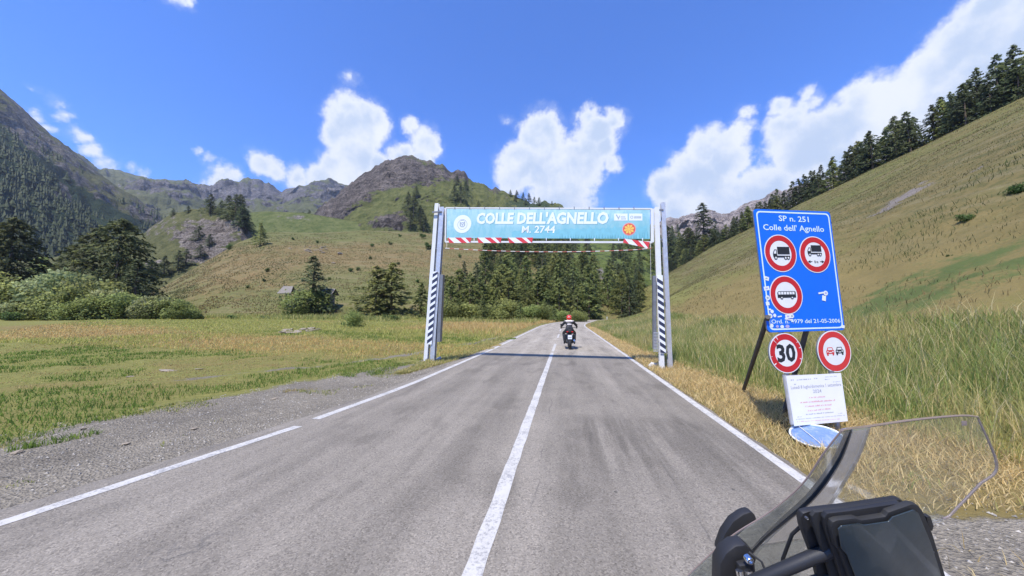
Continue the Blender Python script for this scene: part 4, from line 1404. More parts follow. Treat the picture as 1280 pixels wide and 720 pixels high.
mtree('pine', 0, 6, 66, 128, 'pine_tree', 'big dark pine cut by the left edge of the view', wide=1.0)
mtree('pine', 2, -50, 70, 120, 'pine_tree', 'big dark pine beyond the left edge of the view', wide=1.1)
mtree('pine', 1, 143, 70, 126, 'pine_tree', 'tallest dark broad crowned pine above the thicket', wide=1.0)
mtree('pine', 3, 112, 72, 114, 'pine_tree', 'dark pine leaning against the tallest one on its left', wide=1.0)
mtree('spruce', 2, 166, 66, 76, 'spruce_tree', 'dark spruce at the right foot of the tallest pine', wide=1.6)
mtree('pine', 0, 86, 76, 88, 'pine_tree', 'small olive pine left of the pair of dark pines', wide=1.0)
mtree('larch', 1, 70, 80, 64, 'larch_tree', 'pale larch in the gap between the dark pines', wide=1.6)
mtree('larch', 0, 48, 95, 74, 'larch_tree', 'small larch far back in the gap between the dark pines', wide=1.6)
for i, (u, dp, s_, k, wd) in enumerate([(-90, 60, 56, 'bush', 1.2), (-40, 60, 60, 'bush', 1.2), (8, 58, 48, 'bush', 1.1), (20, 66, 50, 'willow', 1.2), (52, 60, 44, 'willow', 1.0), (84, 60, 58, 'willow', 1.0), (70, 56, 34, 'bush', 1.2), (104, 58, 42, 'bush', 1.1),
                                        (128, 61, 46, 'bush', 1.1), (140, 58, 40, 'willow', 1.0), (155, 58, 34, 'bush', 1.1), (172, 57, 30, 'bush', 1.1), (186, 57, 32, 'willow', 1.0), (120, 56, 28, 'bush', 1.2), (90, 55, 24, 'bush', 1.3),
                                        (204, 58, 26, 'bush', 1.2), (220, 58, 24, 'bush', 1.2), (10, 54, 22, 'willow', 1.2), (238, 60, 18, 'bush', 1.3), (196, 66, 30, 'larch', 1.6), (30, 55, 20, 'bush', 1.3)]):
    mtree(k, i, u, dp, s_, 'thicket_bush', 'leafy green bush in the thicket along the far meadow edge', 'bushes of the thicket on the left', wide=wd, base_h=10.0 if k == 'larch' else 4.6, cat='bush')
mtree('shrub', 1, 18, 52, 16, 'flowering_shrub', 'low greyish pink shrub at the left end of the thicket', wide=1.5, base_h=2.4, cat='shrub')
for i, (u, dp, s_) in enumerate([(484, 62, 9), (493, 60, 9), (432, 40, 8), (290, 62, 8), (250, 60, 10), (330, 62, 7)]):
    mtree('shrub', i, u, dp, s_, 'meadow_shrub', 'low green shrub on the far edge of the meadow', 'low shrubs on the far meadow edge', wide=1.4, base_h=2.2, cat='shrub')

# crest wood on the right hillside
def crest(y, off, hh, key, i, label, group, name='pine_tree', wide=1.0):
    K_, X_, Hh = hill_params(y)
    x = float(X_) + off
    return tree(key, i, Vector((x, y, gzs(x, y) - .6)), hh, name, label, 'tree', group, wide=wide)


yy = -8.0
i = 0
while yy < 205:
    for lay in range(4 if yy < 60 else (3 if yy < 120 else 2)):
        dens_ = 0.85
        if random.random() > dens_: continue
        offs = [0.8, 3.5, 7.0, 10.5][lay] + random.uniform(-1.6, 1.8)
        hh = random.uniform(9.5, 14.5) * interp(yy, [-8, 60, 130, 205], [1.2, 1.1, .85, .65]) + max(offs, 0) * 0.62
        crest(yy + random.uniform(-0.9, 0.9), offs, float(hh), random.choice(['spruce', 'spruce', 'spruce', 'larch']), i, 'dark conifer in the wood along the crest of the right hillside',
              'conifers along the right crest', wide=random.uniform(1.0, 1.45))
        i += 1
    yy += random.uniform(1.35, 2.0) if yy < 60 else random.uniform(2.3, 3.4)
# the group right of the gate, behind the hill foot
for i, (u, vb, dp, s_, k, lab, wd) in enumerate([(836, 345, 235, 64, 'spruce', 'dark spruce just right of the right gate post', 1.3), (880, 318, 215, 66, 'spruce', 'tallest pointed spruce on the skyline left of the blue sign', 1.5),
                                                 (862, 330, 215, 46, 'pine', 'rounded pine between two spruces left of the blue sign', 1.1)]):
    p = P(u, vb, dp)
    tree(k, i, p, s_ / FPX * dp, 'spruce_tree' if k == 'spruce' else 'pine_tree', lab, 'tree', None, wide=wd)
for i, (u, vb, dp, s_) in enumerate([(822, 350, 240, 46), (846, 348, 250, 50), (806, 362, 240, 46), (790, 380, 230, 50), (776, 392, 225, 56), (760, 398, 220, 48), (868, 325, 245, 34), (895, 312, 240, 34), (850, 335, 240, 36), (752, 400, 150, 34), (768, 398, 190, 56), (905, 308, 250, 24), (922, 302, 255, 20), (798, 375, 220, 44)]):
    p = P(u, vb + 3, dp)
    tree('spruce' if i % 2 else 'larch', i, p, s_ / FPX * dp, 'conifer_tree', 'dark conifer behind the foot of the right hillside', 'tree', 'conifers behind the foot of the right hillside', wide=1.5)
# shrubs on the right slope
def hill_shrub(u, v, hpx, label, wide=1.0):
    r = ray(u, v)
    t = 4.0
    while t < 400:
        q = C0 + r * t
        if q.z < gzs(q.x, q.y): break
        t *= 1.01
    tree('shrub', int(u), q - Vector((0, 0, .1)), hpx / FPX * t, 'slope_shrub', label, 'shrub', None, wide=wide, base_h=2.2)


hill_shrub(1206, 277, 15, 'small round green shrub alone midway up the right slope', 1.0)
hill_shrub(1270, 243, 18, 'larger dark shrub at the right edge high on the slope', 1.3)
hill_shrub(1187, 321, 7, 'tiny yellowish shrub on the right slope below the round one', 1.0)

# the conifer wood clinging to the mountain on the left: one mass of small crowns
V = []; F = []; shd = []
r = np.random.default_rng(5)
Hm = HILLS['wooded_mountain']; VV = Hm['V']
base = 0
for q in range(17000):
    c = r.integers(0, VV.shape[1] - 1); w_ = r.integers(2, Hm['rows'] - 2)
    p = VV[w_, c]
    u, v, z = px_of(p)
    if z < 50: continue
    lim = interp(u, [-900, -100, 0, 60, 110, 160, 200], [-100, 80, 150, 195, 240, 268, 282])
    pr = sstep(v - lim, -20, 12) * sstep(fbm(p[0] * .012, p[1] * .012, p[2] * .012, 3, 99), 0.36, 0.52)
    pr *= 1 - gb(u, v, 78, 245, 12, 14, .8)
    if r.random() > pr: continue
    h_ = 8 + 8 * r.random(); rd = h_ * (.17 + .1 * r.random())
    n_ = 5
    a0 = r.random() * 6
    for lv in range(3):
        zb = h_ * (0.02 + .3 * lv); zt = h_ * (0.5 + .25 * lv); rr = rd * (1 - .3 * lv)
        for k in range(n_):
            a = a0 + 6.283 * k / n_ + lv
            V.append((p[0] + math.cos(a) * rr * (.7 + .6 * r.random()), p[1] + math.sin(a) * rr * (.7 + .6 * r.random()), p[2] + zb + (r.random() - .5) * h_ * .15))
        V.append((p[0], p[1], p[2] + zt))
        for k in range(n_):
            F.append((base + k, base + (k + 1) % n_, base + n_))
        base += n_ + 1
        shd += [r.random() * .45] * (n_ + 1)
mw = np_mesh('mountain_wood', np.array(V), np.array(F), M_spruce, smooth=False, attrs=dict(shade=shd), outw=np.tile((0, 0, .22), (len(V), 1)))
tag(link('mountain_wood', mw), 'dark conifer wood covering the steep mountain on the left', 'wood', kind='stuff')

# ------------------------------------------------------------------ rocks
M_stone = mat('pale_stone', (0.29, 0.24, 0.18), 0.9, vary=0.25, vscale=4, bump=0.7, bscale=8)
M_stone2 = mat('grey_stone', (0.25, 0.24, 0.22), 0.9, vary=0.25, vscale=4, bump=0.7, bscale=8)


def rock_me(seed, m_):
    bm = bmesh.new()
    bmesh.ops.create_icosphere(bm, subdivisions=2, radius=0.5)
    rr = random.Random(seed)
    pl = [Vector((rr.gauss(0, 1), rr.gauss(0, 1), rr.gauss(0, 1))).normalized() for _ in range(9)]
    for v in bm.verts:
        for q in pl:
            d = v.co.dot(q)
            if d > 0.33: v.co -= q * (d - 0.33)
        v.co *= 1 + rr.uniform(-.05, .05)
        v.co.z *= .62
    me = bpy.data.meshes.new('rock'); bm.to_mesh(me); bm.free()
    me.materials.append(m_)
    return me


RK = [rock_me(i, M_stone) for i in range(4)] + [rock_me(i + 9, M_stone2) for i in range(3)]


def rock(p, s, label, group=None, k=None, flat=1.0, name='stone'):
    o = bpy.data.objects.new(name, RK[(random.randrange(4) if k is None else k)])
    COL.objects.link(o)
    o.location = p; o.scale = (s * random.uniform(.9, 1.5), s * random.uniform(.7, 1.1), s * random.uniform(.6, .9) * flat)
    o.rotation_euler = (random.uniform(-.2, .2), random.uniform(-.2, .2), random.random() * 6)
    return tag(o, label, 'stone', group)


for q in range(26):
    a = random.uniform(-1, 1); u = 376 + 24 * a; v = 412 + random.uniform(-4, 4) * (1 - .5 * abs(a))
    g = G(u, v); g = Vector((g.x, g.y, 0)); s_ = 28 / max(1, g.y)
    d = (Vector((g.x, g.y, 0)))
    # sit on the meadow at that bearing, about 34 m off
    rr_ = ray(u, v); rr_ = Vector((rr_.x, rr_.y)).normalized() * random.uniform(31, 37)
    rock(Vector((rr_.x, rr_.y, gzs(rr_.x, rr_.y) + .05)), random.uniform(.35, .85), 'pale stone in the low heap on the meadow below the shelters', 'stones of the heap on the meadow', flat=.7)
for q in range(22):
    p = on_hill_px('grassy_hill', 395 + random.uniform(-14, 14), 312 + random.uniform(-4, 4))
    rock(p, random.uniform(.7, 1.7), 'pale boulder in the cluster high on the dry hill', 'boulders of the cluster on the dry hill', name='boulder')
for (u, v, s_, lab) in [(426, 317, 3.0, 'long flat pale boulder right of the boulder cluster on the hill'), (417, 329, 1.8, 'single pale boulder below the boulder cluster on the hill'), (362, 311, 1.1, 'single small boulder left of the boulder cluster on the hill'),
                        (580, 327, 1.8, 'pale boulder on the dry slope right of the left gate post'), (355, 358, 1.0, 'boulder above the left shelter')]:
    rock(on_hill_px('grassy_hill', u, v), s_, lab, name='boulder')
for (u, v, s_, lab) in [(212, 465, .20, 'flat pale slab lying on the golden meadow, longest of the three'), (249, 462, .10, 'small pale stone right of the long slab on the meadow'), (163, 471, .09, 'pinkish stone left of the long slab on the meadow'),
                        (343, 499, .085, 'pale oval stone at the edge of the gravel lay-by'), (158, 554, .05, 'small white stone on the gravel lay-by near the grass'), (243, 537, .05, 'whitish stone in the middle of the gravel lay-by'),
                        (103, 539, .05, 'small grey stone at the upper edge of the gravel lay-by'), (20, 570, .05, 'pale stone on the gravel at the left edge of the view')]:
    g = G(u, v); rock(Vector((g.x, g.y, gzs(g.x, g.y) + .01)), s_ * 2, lab, flat=.6)
# loose gravel: nobody could count it
def pebbles(name, n, fx, label, smin=.004, smax=.019):
    x, y = fx(n)
    z = gz(x, y)
    s_ = smin + (smax - smin) * rng.random(len(x)) ** 3
    base = np.array([(1, 0, 0), (-.5, .87, 0), (-.5, -.87, 0), (0, 0, .8), (0, 0, -.5)])
    n = len(x)
    a = rng.random(n) * 6.28
    V = np.repeat(base[None], n, 0) * s_[:, None, None] * (0.7 + .6 * rng.random((n, 5, 1)))
    ca, sa = np.cos(a)[:, None], np.sin(a)[:, None]
    V = np.stack([V[..., 0] * ca - V[..., 1] * sa, V[..., 0] * sa + V[..., 1] * ca, V[..., 2]], -1)
    V += np.stack([x, y, z], -1)[:, None]
    i = np.arange(n)[:, None] * 5
    F = np.concatenate([i + np.array([q]) for q in [(0, 1, 3), (1, 2, 3), (2, 0, 3), (1, 0, 4), (2, 1, 4), (0, 2, 4)]])
    t = tint(n, (0.33, 0.305, 0.265), (0.24, 0.22, 0.19), (0.44, 0.40, 0.34))
    me = np_mesh(name, V.reshape(-1, 3), F, M_peb, smooth=False, cols=np.repeat(t, 5, 0))
    return tag(link(name, me), label, 'gravel', kind='stuff')


m, h, b = nmat('pebble')
h.put(b.inputs['Base Color'], h.attr('tint', 'Color')); b.inputs['Roughness'].default_value = 0.9
M_peb = m


def fx(n):
    y = 0.5 + 17 * rng.random(n) ** 1.6
    e = edge_at(y)
    x = road_left(y) - .35 - (road_left(y) - .35 - e + .4) * rng.random(n)
    k = ~((y > 10) & (rng.random(n) < .6))
    return x[k], y[k]
pebbles('lay_by_gravel', 19000, fx, 'loose grey gravel of the lay-by left of the road')


def fx(n):
    y = -1 + 6.0 * rng.random(n); x = road_right(y) + .15 + 7 * rng.random(n)
    k = rng.random(n) < (1 - sstep(y - .12 * (x - 2.35), 3.2, 3.8))
    return x[k], y[k]
pebbles('apron_gravel', 11000, fx, 'loose grey gravel beside the road on the right, near the camera')

# ================================================================== materials for made things
M_white = mat('white_painted_steel', (0.70, 0.70, 0.69), 0.45, vary=0.10, vscale=3, bump=0.1)
M_galv = mat('galvanised_steel', (0.56, 0.56, 0.58), 0.42, 0.45, vary=0.16, vscale=9, bump=0.1)
M_galvd = mat('dull_grey_steel', (0.20, 0.205, 0.22), 0.5, 0.3, vary=0.2, vscale=7)
M_black = mat('black_plastic', (0.02, 0.02, 0.022), 0.5, vary=0.2, vscale=8, bump=0.12, bscale=1100)
M_rubber = mat('black_rubber', (0.022, 0.022, 0.023), 0.7, vary=0.3, vscale=15, bump=0.08, bscale=900)
M_blueprint = mat('sign_blue', (0.006, 0.16, 0.80), 0.38, vary=0.06, vscale=2)
M_swhite = mat('sign_white', (0.80, 0.81, 0.82), 0.4, vary=0.07, vscale=5)
M_sred = mat('sign_red', (0.56, 0.022, 0.035), 0.4, vary=0.08, vscale=5)
M_sred2 = mat('sign_red_faded', (0.66, 0.045, 0.05), 0.45, vary=0.10, vscale=6)
M_sblack = mat('sign_black', (0.02, 0.024, 0.035), 0.5, vary=0.1)
M_navy = mat('stripe_navy', (0.028, 0.035, 0.075), 0.5, vary=0.12)
M_paper = mat('laminated_paper', (0.80, 0.80, 0.83), 0.35, vary=0.04, vscale=3, bump=0.15, bscale=6)
M_inkg = mat('grey_ink', (0.36, 0.37, 0.41), 0.6, vary=0)
M_inkr = mat('red_ink', (0.68, 0.34, 0.36), 0.6, vary=0)
M_letter = mat('sign_lettering_pale', (0.70, 0.86, 0.90), 0.4, vary=0.03)
M_wood = mat('weathered_wood', (0.28, 0.24, 0.20), 0.85, vary=0.3, vscale=5, bump=0.5, bscale=25)
M_shingle = mat('pale_shingle', (0.22, 0.195, 0.165), 0.85, vary=0.2, vscale=5, bump=0.5, bscale=12)
M_oldpost = mat('dark_tarred_post', (0.085, 0.075, 0.068), 0.8, vary=0.25, vscale=6, bump=0.3)
M_chrome = mat('chrome', (0.75, 0.75, 0.76), 0.18, 1.0, vary=0.05)
M_bwhite = mat('banner_white', (0.78, 0.82, 0.84), 0.5, vary=0.02)
M_bred = mat('banner_red', (0.72, 0.10, 0.06), 0.5, vary=0.05)
M_byel = mat('banner_yellow', (0.85, 0.55, 0.10), 0.5, vary=0.05)
M_bgrey = mat('banner_grey_print', (0.36, 0.42, 0.46), 0.5, vary=0)
M_rope = mat('rope_white', (0.72, 0.68, 0.62), 0.8, vary=0.1)
M_roper = mat('rope_red', (0.45, 0.12, 0.10), 0.8, vary=0.1)
M_concrete = mat('concrete', (0.50, 0.49, 0.47), 0.9, vary=0.15, vscale=8, bump=0.4)

# ================================================================== the gate over the road
gL = G(539, 452.5); gR = G(830, 461.5)
for p_ in (gL, gR):
    p_.z = 0
GX = (gR - gL).normalized()
GF_ = Fr(gL, GX, (0, 0, 1))        # n points towards the viewer
gy0 = gL.y


def gpoly(pts):
    return [GF_.px(u, v) for u, v in pts]


def post(name, label, group, b_, t_, wpx, depth, c_off, mat_, web=True):
    """an H section leaning slightly inwards; b_, t_ pixel centre of foot and top, wpx width in px"""
    r = root(name, GF_.pt(*GF_.px(*b_), c_off), label, 'post', group)
    a0, b0 = GF_.px(*b_); a1, b1 = GF_.px(*t_)
    wb = (GF_.px(b_[0] + wpx / 2, b_[1])[0] - GF_.px(b_[0] - wpx / 2, b_[1])[0]) / 2
    for nm, (c0, c1, k) in dict(front_flange=(depth / 2 - .012, depth / 2, 1), rear_flange=(-depth / 2, -depth / 2 + .012, 1), web=(-depth / 2 + .013, depth / 2 - .013, .09)).items():
        mb = MB()
        mb.prism(GF_, [(a0 - wb * k, -.15), (a0 + wb * k, -.15), (a1 + wb * k, b1), (a1 - wb * k, b1)], c_off + c0, c_off + c1)
        mb.build(nm, mat_, r)
    mb = MB()
    mb.rect(GF_, a0 - wb * 1.6, 0, a0 + wb * 1.6, .03, c_off - depth * .8, c_off + depth * .8)
    mb.build('base_plate', M_galvd, r)
    mb = MB()
    for sx in (-1, 1):
        for sy in (-1, 1):
            p_ = GF_.pt(a0 + sx * wb * 1.3, .02, c_off + sy * depth * .62)
            mb.lathe(p_, (0, 0, 1), [(0, .018), (.03, .018), (.031, .009), (.06, .009)], 6)
    mb.build('anchor_bolts', M_galvd, r)
    return r, a0, a1, b1, wb


pL1 = post('gate_post', 'outer white steel post left of the road, holding the banner gate', None, (532, 452), (546.5, 254.5), 4.6, .14, -.02, M_white)
pL2 = post('gate_post', 'inner grey steel post left of the road, carrying the banner and a striped board', None, (541, 452), (553.6, 259.5), 5.4, .16, .02, M_galv)
pR1 = post('gate_post', 'outer steel post right of the road, taller than its neighbour', None, (838, 461.5), (828.5, 253.5), 5.4, .14, -.02, M_galv)
pR2 = post('gate_post', 'inner white steel post right of the road, carrying the banner and a striped board', None, (827, 460.5), (820.3, 259.5), 5.6, .16, .02, M_white)
# struts joining each pair
for (P1, P2, hs, lab) in ((pL1, pL2, (.5, 2.1, 4.0), 'left'), (pR1, pR2, (.5, 2.1, 4.0), 'right')):
    for hh in hs:
        mb = MB()
        def ax(Pp, z): return Pp[1] + (Pp[2] - Pp[1]) * z / Pp[3]
        a, c_ = sorted((ax(P1, hh), ax(P2, hh)))
        mb.rect(GF_, a + .03, hh, c_ - .03, hh + .05, -.03, .03)
        mb.build('tie_strut', M_galvd, P2[0])
# cross bracket at the top left
mb = MB(); a, b_ = GF_.px(547, 266.5); mb.rect(GF_, a - .15, b_ - .02, a + .2, b_ + .03, .105, .15); mb.build('cross_bracket', M_galvd, pL2[0])
mb = MB(); a, b_ = GF_.px(824.5, 263); mb.rect(GF_, a - .1, b_ - .03, a + .1, b_ + .02, .03, .07); mb.build('cross_bracket', M_galvd, pR2[0])
# dark channel sections behind the boards
for (pp, tgt) in (([(547, 427), (551, 427), (554.8, 343.5), (551, 343.5)], pL2), ([(816.3, 436), (820.3, 436), (819.6, 345), (815.6, 345)], pR2)):
    mb = MB(); mb.prism(GF_, gpoly(pp), -.10, .08); mb.build('cable_channel', M_galvd, tgt[0])
mb = MB()
for k in range(6):
    u = 816.2 + k * 1.1
    mb.prism(GF_, gpoly([(u, 439), (u + .45, 439), (u + .3, 415), (u - .15, 415)]), .09, .10)
for k in range(7):
    v = 415.5 + k * 3.8
    mb.prism(GF_, gpoly([(815.9, v), (822, v), (822, v + .7), (815.9, v + .7)]), .102, .108)
mb.build('wire_guard', M_galv, pR2[0])


def striped(parent, q, n, flip):
    """white board with slanting navy stripes; q = bl, br, tr, tl in the gate plane"""
    mb = MB(); mb.prism(GF_, q, .125, .14); board = mb.build('striped_board', M_swhite, parent)
    bl_, br, tr, tl = [Vector(p_) for p_ in q]
    for k in range(n):
        t0, t1 = (k + .08) / n, (k + .62) / n
        sk = .55 / n
        def L(t): return bl_ + (tl - bl_) * t
        def R(t): return br + (tr - br) * t
        a0, a1 = (t0, t1); b0, b1 = (t0 + sk, t1 + sk) if not flip else (t0 - sk, t1 - sk)
        b0, b1 = min(max(b0, 0), 1), min(max(b1, 0), 1)
        mb = MB(); mb.prism(GF_, [tuple(L(a0)), tuple(R(b0)), tuple(R(b1)), tuple(L(a1))], .141, .143)
        mb.build('stripe', M_navy, board)
    return board


striped(pL2[0], gpoly([(535.8, 430), (541.6, 430), (549.2, 340), (543.4, 340)]), 11, False)
striped(pR2[0], gpoly([(824.2, 441), (831, 441), (827.0, 344.6), (819.8, 344.6)]), 11, True)
# tilted foot plates / chocks
for (u, v, lab, rz) in ((547, 451, 'white concrete block at the foot of the left gate post', .3), (816, 459, 'tilted white plate lying at the foot of the right gate post', .9)):
    p_ = G(u, v)
    mb = MB()
    fr = Fr(p_ + Vector((0, 0, .05)), (math.cos(rz), math.sin(rz), .35), (-math.sin(rz), math.cos(rz), .2))
    mb.rect(fr, -.13, -.10, .13, .10, -.03, .04)
    o = mb.build('ballast_block', M_concrete, None, bevel=.01)
    tag(o, lab, 'block')

# the banner
bann = root('banner_frame', GF_.pt(*GF_.px(557, 301), 0), 'turquoise COLLE DELL\'AGNELLO banner in a white frame hung across the road', 'banner')
TLb, TRb, BRb, BLb = gpoly([(557.5, 260), (815, 261.2), (815.3, 303), (557, 302.3)])
mb = MB()
def bar(mb, a, b_, w_, c0, c1):
    a = Vector(a); b_ = Vector(b_); d = (b_ - a).normalized(); n_ = Vector((-d.y, d.x)) * w_ / 2
    mb.prism(GF_, [tuple(a - n_), tuple(b_ - n_), tuple(b_ + n_), tuple(a + n_)], c0, c1)
for nm, a, b_, w_ in (('top_rail', TLb, TRb, .045), ('bottom_rail', BLb, BRb, .06), ('side_rail', TLb, BLb, .05), ('side_rail', TRb, BRb, .09)):
    mb = MB(); bar(mb, a, b_, w_, -.02 if 'side' in nm else -.018, .03 if 'side' in nm else .028); mb.build(nm, M_white, bann)
m, h, b = nmat('banner_print')
oc = h.n('ShaderNodeNewGeometry').outputs['Position']
sp = h._sep(oc)
base = h.step(sp[2], 4.35, 5.45)
c = h.mix(base, (0.27, 0.53, 0.58), (0.44, 0.66, 0.70))
cl_ = h.step(h.noise(h.map(oc, (.9, .9, 2.2)), 1.1, 4, .5), .50, .56)
c = h.mix(h.math('MULTIPLY', cl_, h.step(sp[2], 4.6, 5.0)), c, (0.47, 0.70, 0.80))
c2 = h.step(h.noise(h.map(oc, (3.0, 3.0, 1.0)), 2.0, 5, .7), .45, .6)
c = h.mix(h.math('MULTIPLY', c2, .35), c, (0.13, 0.44, 0.52))
h.put(b.inputs['Base Color'], c); b.inputs['Roughness'].default_value = .5
M_banner = m
mb = MB(); mb.prism(GF_, gpoly([(558.6, 297.6), (812.2, 298.8), (812.4, 262.6), (558.8, 261.2)]), .012, .02); sheet = mb.build('printed_sheet', M_banner, bann)
# printed dark firs along the lower edge, right part
mb = MB()
M_fir = mat('banner_fir_print', (0.14, 0.40, 0.47), .5, vary=.1)
M_fir2 = mat('banner_hill_print', (0.20, 0.50, 0.58), .5, vary=.1)
pts = [(640, 297.9)]
for k in range(44):
    u = 640 + k * 3.9
    pts += [(u, 291 - 6 * (k / 44) - random.random() * 1.5 - (2.5 if k % 2 else 0))]
pts += [(811.5, 298.4)]
mb.prism(GF_, gpoly(pts)[::-1], .0202, .0212); mb.build('printed_hills', M_fir2, sheet)
mb = MB()
for k in range(34):
    u = 700 + k * 3.3 + random.uniform(-.7, .7)
    hh = random.uniform(2.5, 6) + (4 if u > 795 else 0)
    mb.prism(GF_, gpoly([(u - 1.1, 298.1), (u + 1.1, 298.1), (u, 297.5 - hh)]), .0214 + .0001 * (k % 3), .0222 + .0001 * (k % 3))
mb.build('printed_firs', M_fir, sheet)
# lettering
def gtext(name, s_, u, v0, hpx, wpx, m_, par, bold, shear, c=.024):
    a, b0 = GF_.px(u, v0); a1, b1 = GF_.px(u + wpx, v0); _, bt = GF_.px(u, v0 - hpx)
    x_ = GF_.pt(a1, b1) - GF_.pt(a, b0)
    f2 = Fr(GF_.pt(a, b0), x_, GF_.y); f2.n = GF_.n
    return text(name, s_, f2, 0, 0, bt - b0, x_.length, m_, par, c, bold, shear)
gtext('lettering', "COLLE DELL'AGNELLO", 596.8, 279.8, 12.3, 165, M_fir, sheet, .045, .12, .0225)
gtext('lettering', "COLLE DELL'AGNELLO", 596, 279.4, 12.3, 165, M_bwhite, sheet, .045, .12, .024)
gtext('lettering', "M. 2744", 652.5, 291.4, 8.2, 42, M_fir, sheet, .02, .12, .0225)
gtext('lettering', "M. 2744", 652, 291, 8.2, 42, M_bwhite, sheet, .02, .12, .024)


def gdisc(cu_, cv, rpx, m_, par, c, name, ry=1.0, n=28):
    a, b_ = GF_.px(cu_, cv); a1, _ = GF_.px(cu_ + rpx, cv); r_ = a1 - a
    mb = MB(); mb.prism(GF_, ell(a, b_, r_, r_ * ry, n), c, c + .0016)
    return mb.build(name, m_, par)


bd = gdisc(578.3, 280.2, 11, M_bwhite, sheet, .0228, 'round_emblem')
a, b_ = GF_.px(578.3, 281); u1 = GF_.px(579.3, 281)[0] - a
mb = MB()
ringmesh(mb, GF_, a, b_, u1 * 5.6, u1 * 6.1, .0255)
mb.prism(GF_, ell(a, b_ - u1 * .2, u1 * 3.4, u1 * 3.0, 20), .0255, .026)
mb.prism(GF_, [(a - u1 * 2.6, b_ + u1 * 6.2), (a + u1 * 2.6, b_ + u1 * 6.2), (a + u1 * 1.8, b_ + u1 * 4.8), (a - u1 * 1.8, b_ + u1 * 4.8)], .0257, .0262)
for sx in (-1, 1):
    mb.prism(GF_, [(a + sx * u1 * 1.6, b_ + u1 * 2.4), (a + sx * u1 * 3.2, b_ + u1 * 4.3), (a + sx * u1 * 3.4, b_ + u1 * 1.2)], .0257, .0262)
mb.build('emblem_print', M_bgrey, bd)
mb = MB(); mb.prism(GF_, ell(a, b_ - u1 * .3, u1 * 2.0, u1 * 1.9, 18), .0266, .0270); mb.build('emblem_print', M_bwhite, bd)
mb = MB(); mb.prism(GF_, [(a, b_ - u1 * 2.0), (a + u1 * 1.4, b_ + u1 * .4), (a + u1 * .6, b_ + u1 * 1.0), (a, b_ + u1 * .5), (a - u1 * .6, b_ + u1 * 1.0), (a - u1 * 1.4, b_ + u1 * .4)], .0272, .0276); mb.build('emblem_print', M_bgrey, bd)
rd = gdisc(786.2, 286.6, 8.6, mat('banner_pink', (0.75, 0.36, 0.34), .5, vary=0), sheet, .0228, 'sun_emblem')
gdisc(786.2, 286.6, 7.6, M_bred, rd, .0246, 'emblem_disc')
a, b_ = GF_.px(786.2, 286.6)
mb = MB()
for k in range(8):
    t = k * math.pi / 4 + .2
    d = Vector((math.cos(t), math.sin(t))); n_ = Vector((-d.y, d.x))
    c0_ = Vector((a, b_))
    mb.prism(GF_, [tuple(c0_ + d * u1 * 1.5 + n_ * u1 * .5), tuple(c0_ + d * u1 * 1.5 - n_ * u1 * .5), tuple(c0_ + d * u1 * 4 - n_ * u1 * 1.3), tuple(c0_ + d * u1 * 5.6), tuple(c0_ + d * u1 * 4 + n_ * u1 * 1.3)], .0264, .0268)
mb.prism(GF_, ell(a, b_, u1 * 1.4, u1 * 1.4, 12), .0264, .0268)
mb.build('flower_print', M_byel, rd)
for (u0, u1_, s_) in ((767.5, 784.4, 0), (786.2, 802.8, 1)):
    mb = MB(); mb.prism(GF_, gpoly([(u0, 276), (u1_, 276), (u1_, 267.2), (u0, 267.2)]), .0228, .0240); lb = mb.build('sponsor_label', M_bwhite, sheet)
    mb = MB()
    if s_ == 0:
        mb.prism(GF_, gpoly([(769.6, 268.8), (771, 268.4), (772.8, 272), (774.3, 269.6), (775, 270), (773, 275)]), .0243, .0248)
        for k, (x0_, x1_, v_) in enumerate(((775.8, 782, 271.4), (776.5, 783.3, 273.8))):
            for q in range(int((x1_ - x0_) / 1.5)):
                mb.prism(GF_, gpoly([(x0_ + q * 1.5, v_ + .8), (x0_ + q * 1.5 + 1.0, v_ + .8), (x0_ + q * 1.5 + 1.0, v_ - .8), (x0_ + q * 1.5, v_ - .8)]), .0243, .0247)
    else:
        a, b_ = GF_.px(789.6, 271.8); u_ = GF_.px(790.6, 271.8)[0] - a
        ringmesh(mb, GF_, a, b_, u_ * 1.2, u_ * 2.0, .0245, n=14)
        for q in range(6):
            mb.prism(GF_, gpoly([(792.6 + q * 1.5, 273.4), (793.7 + q * 1.5, 273.4), (793.9 + q * 1.5, 270.4), (792.8 + q * 1.5, 270.4)]), .0243, .0247)
    mb.build('label_print', M_bgrey, lb)
# lashings along the top
for k in range(13):
    a, b_ = GF_.px(569 + k * 18.6, 260.3)
    mb = MB(); mb.rect(GF_, a - .012, b_ - .045, a + .012, b_ + .045, .0305, .036); mb.build('lashing', M_galvd, bann)
for k in range(8):
    a, b_ = GF_.px(593 + k * 30, 300)
    mb = MB(); mb.rect(GF_, a - .012, b_ - .03, a + .012, b_ + .06, .0305, .036); mb.build('lashing', M_bwhite, bann)


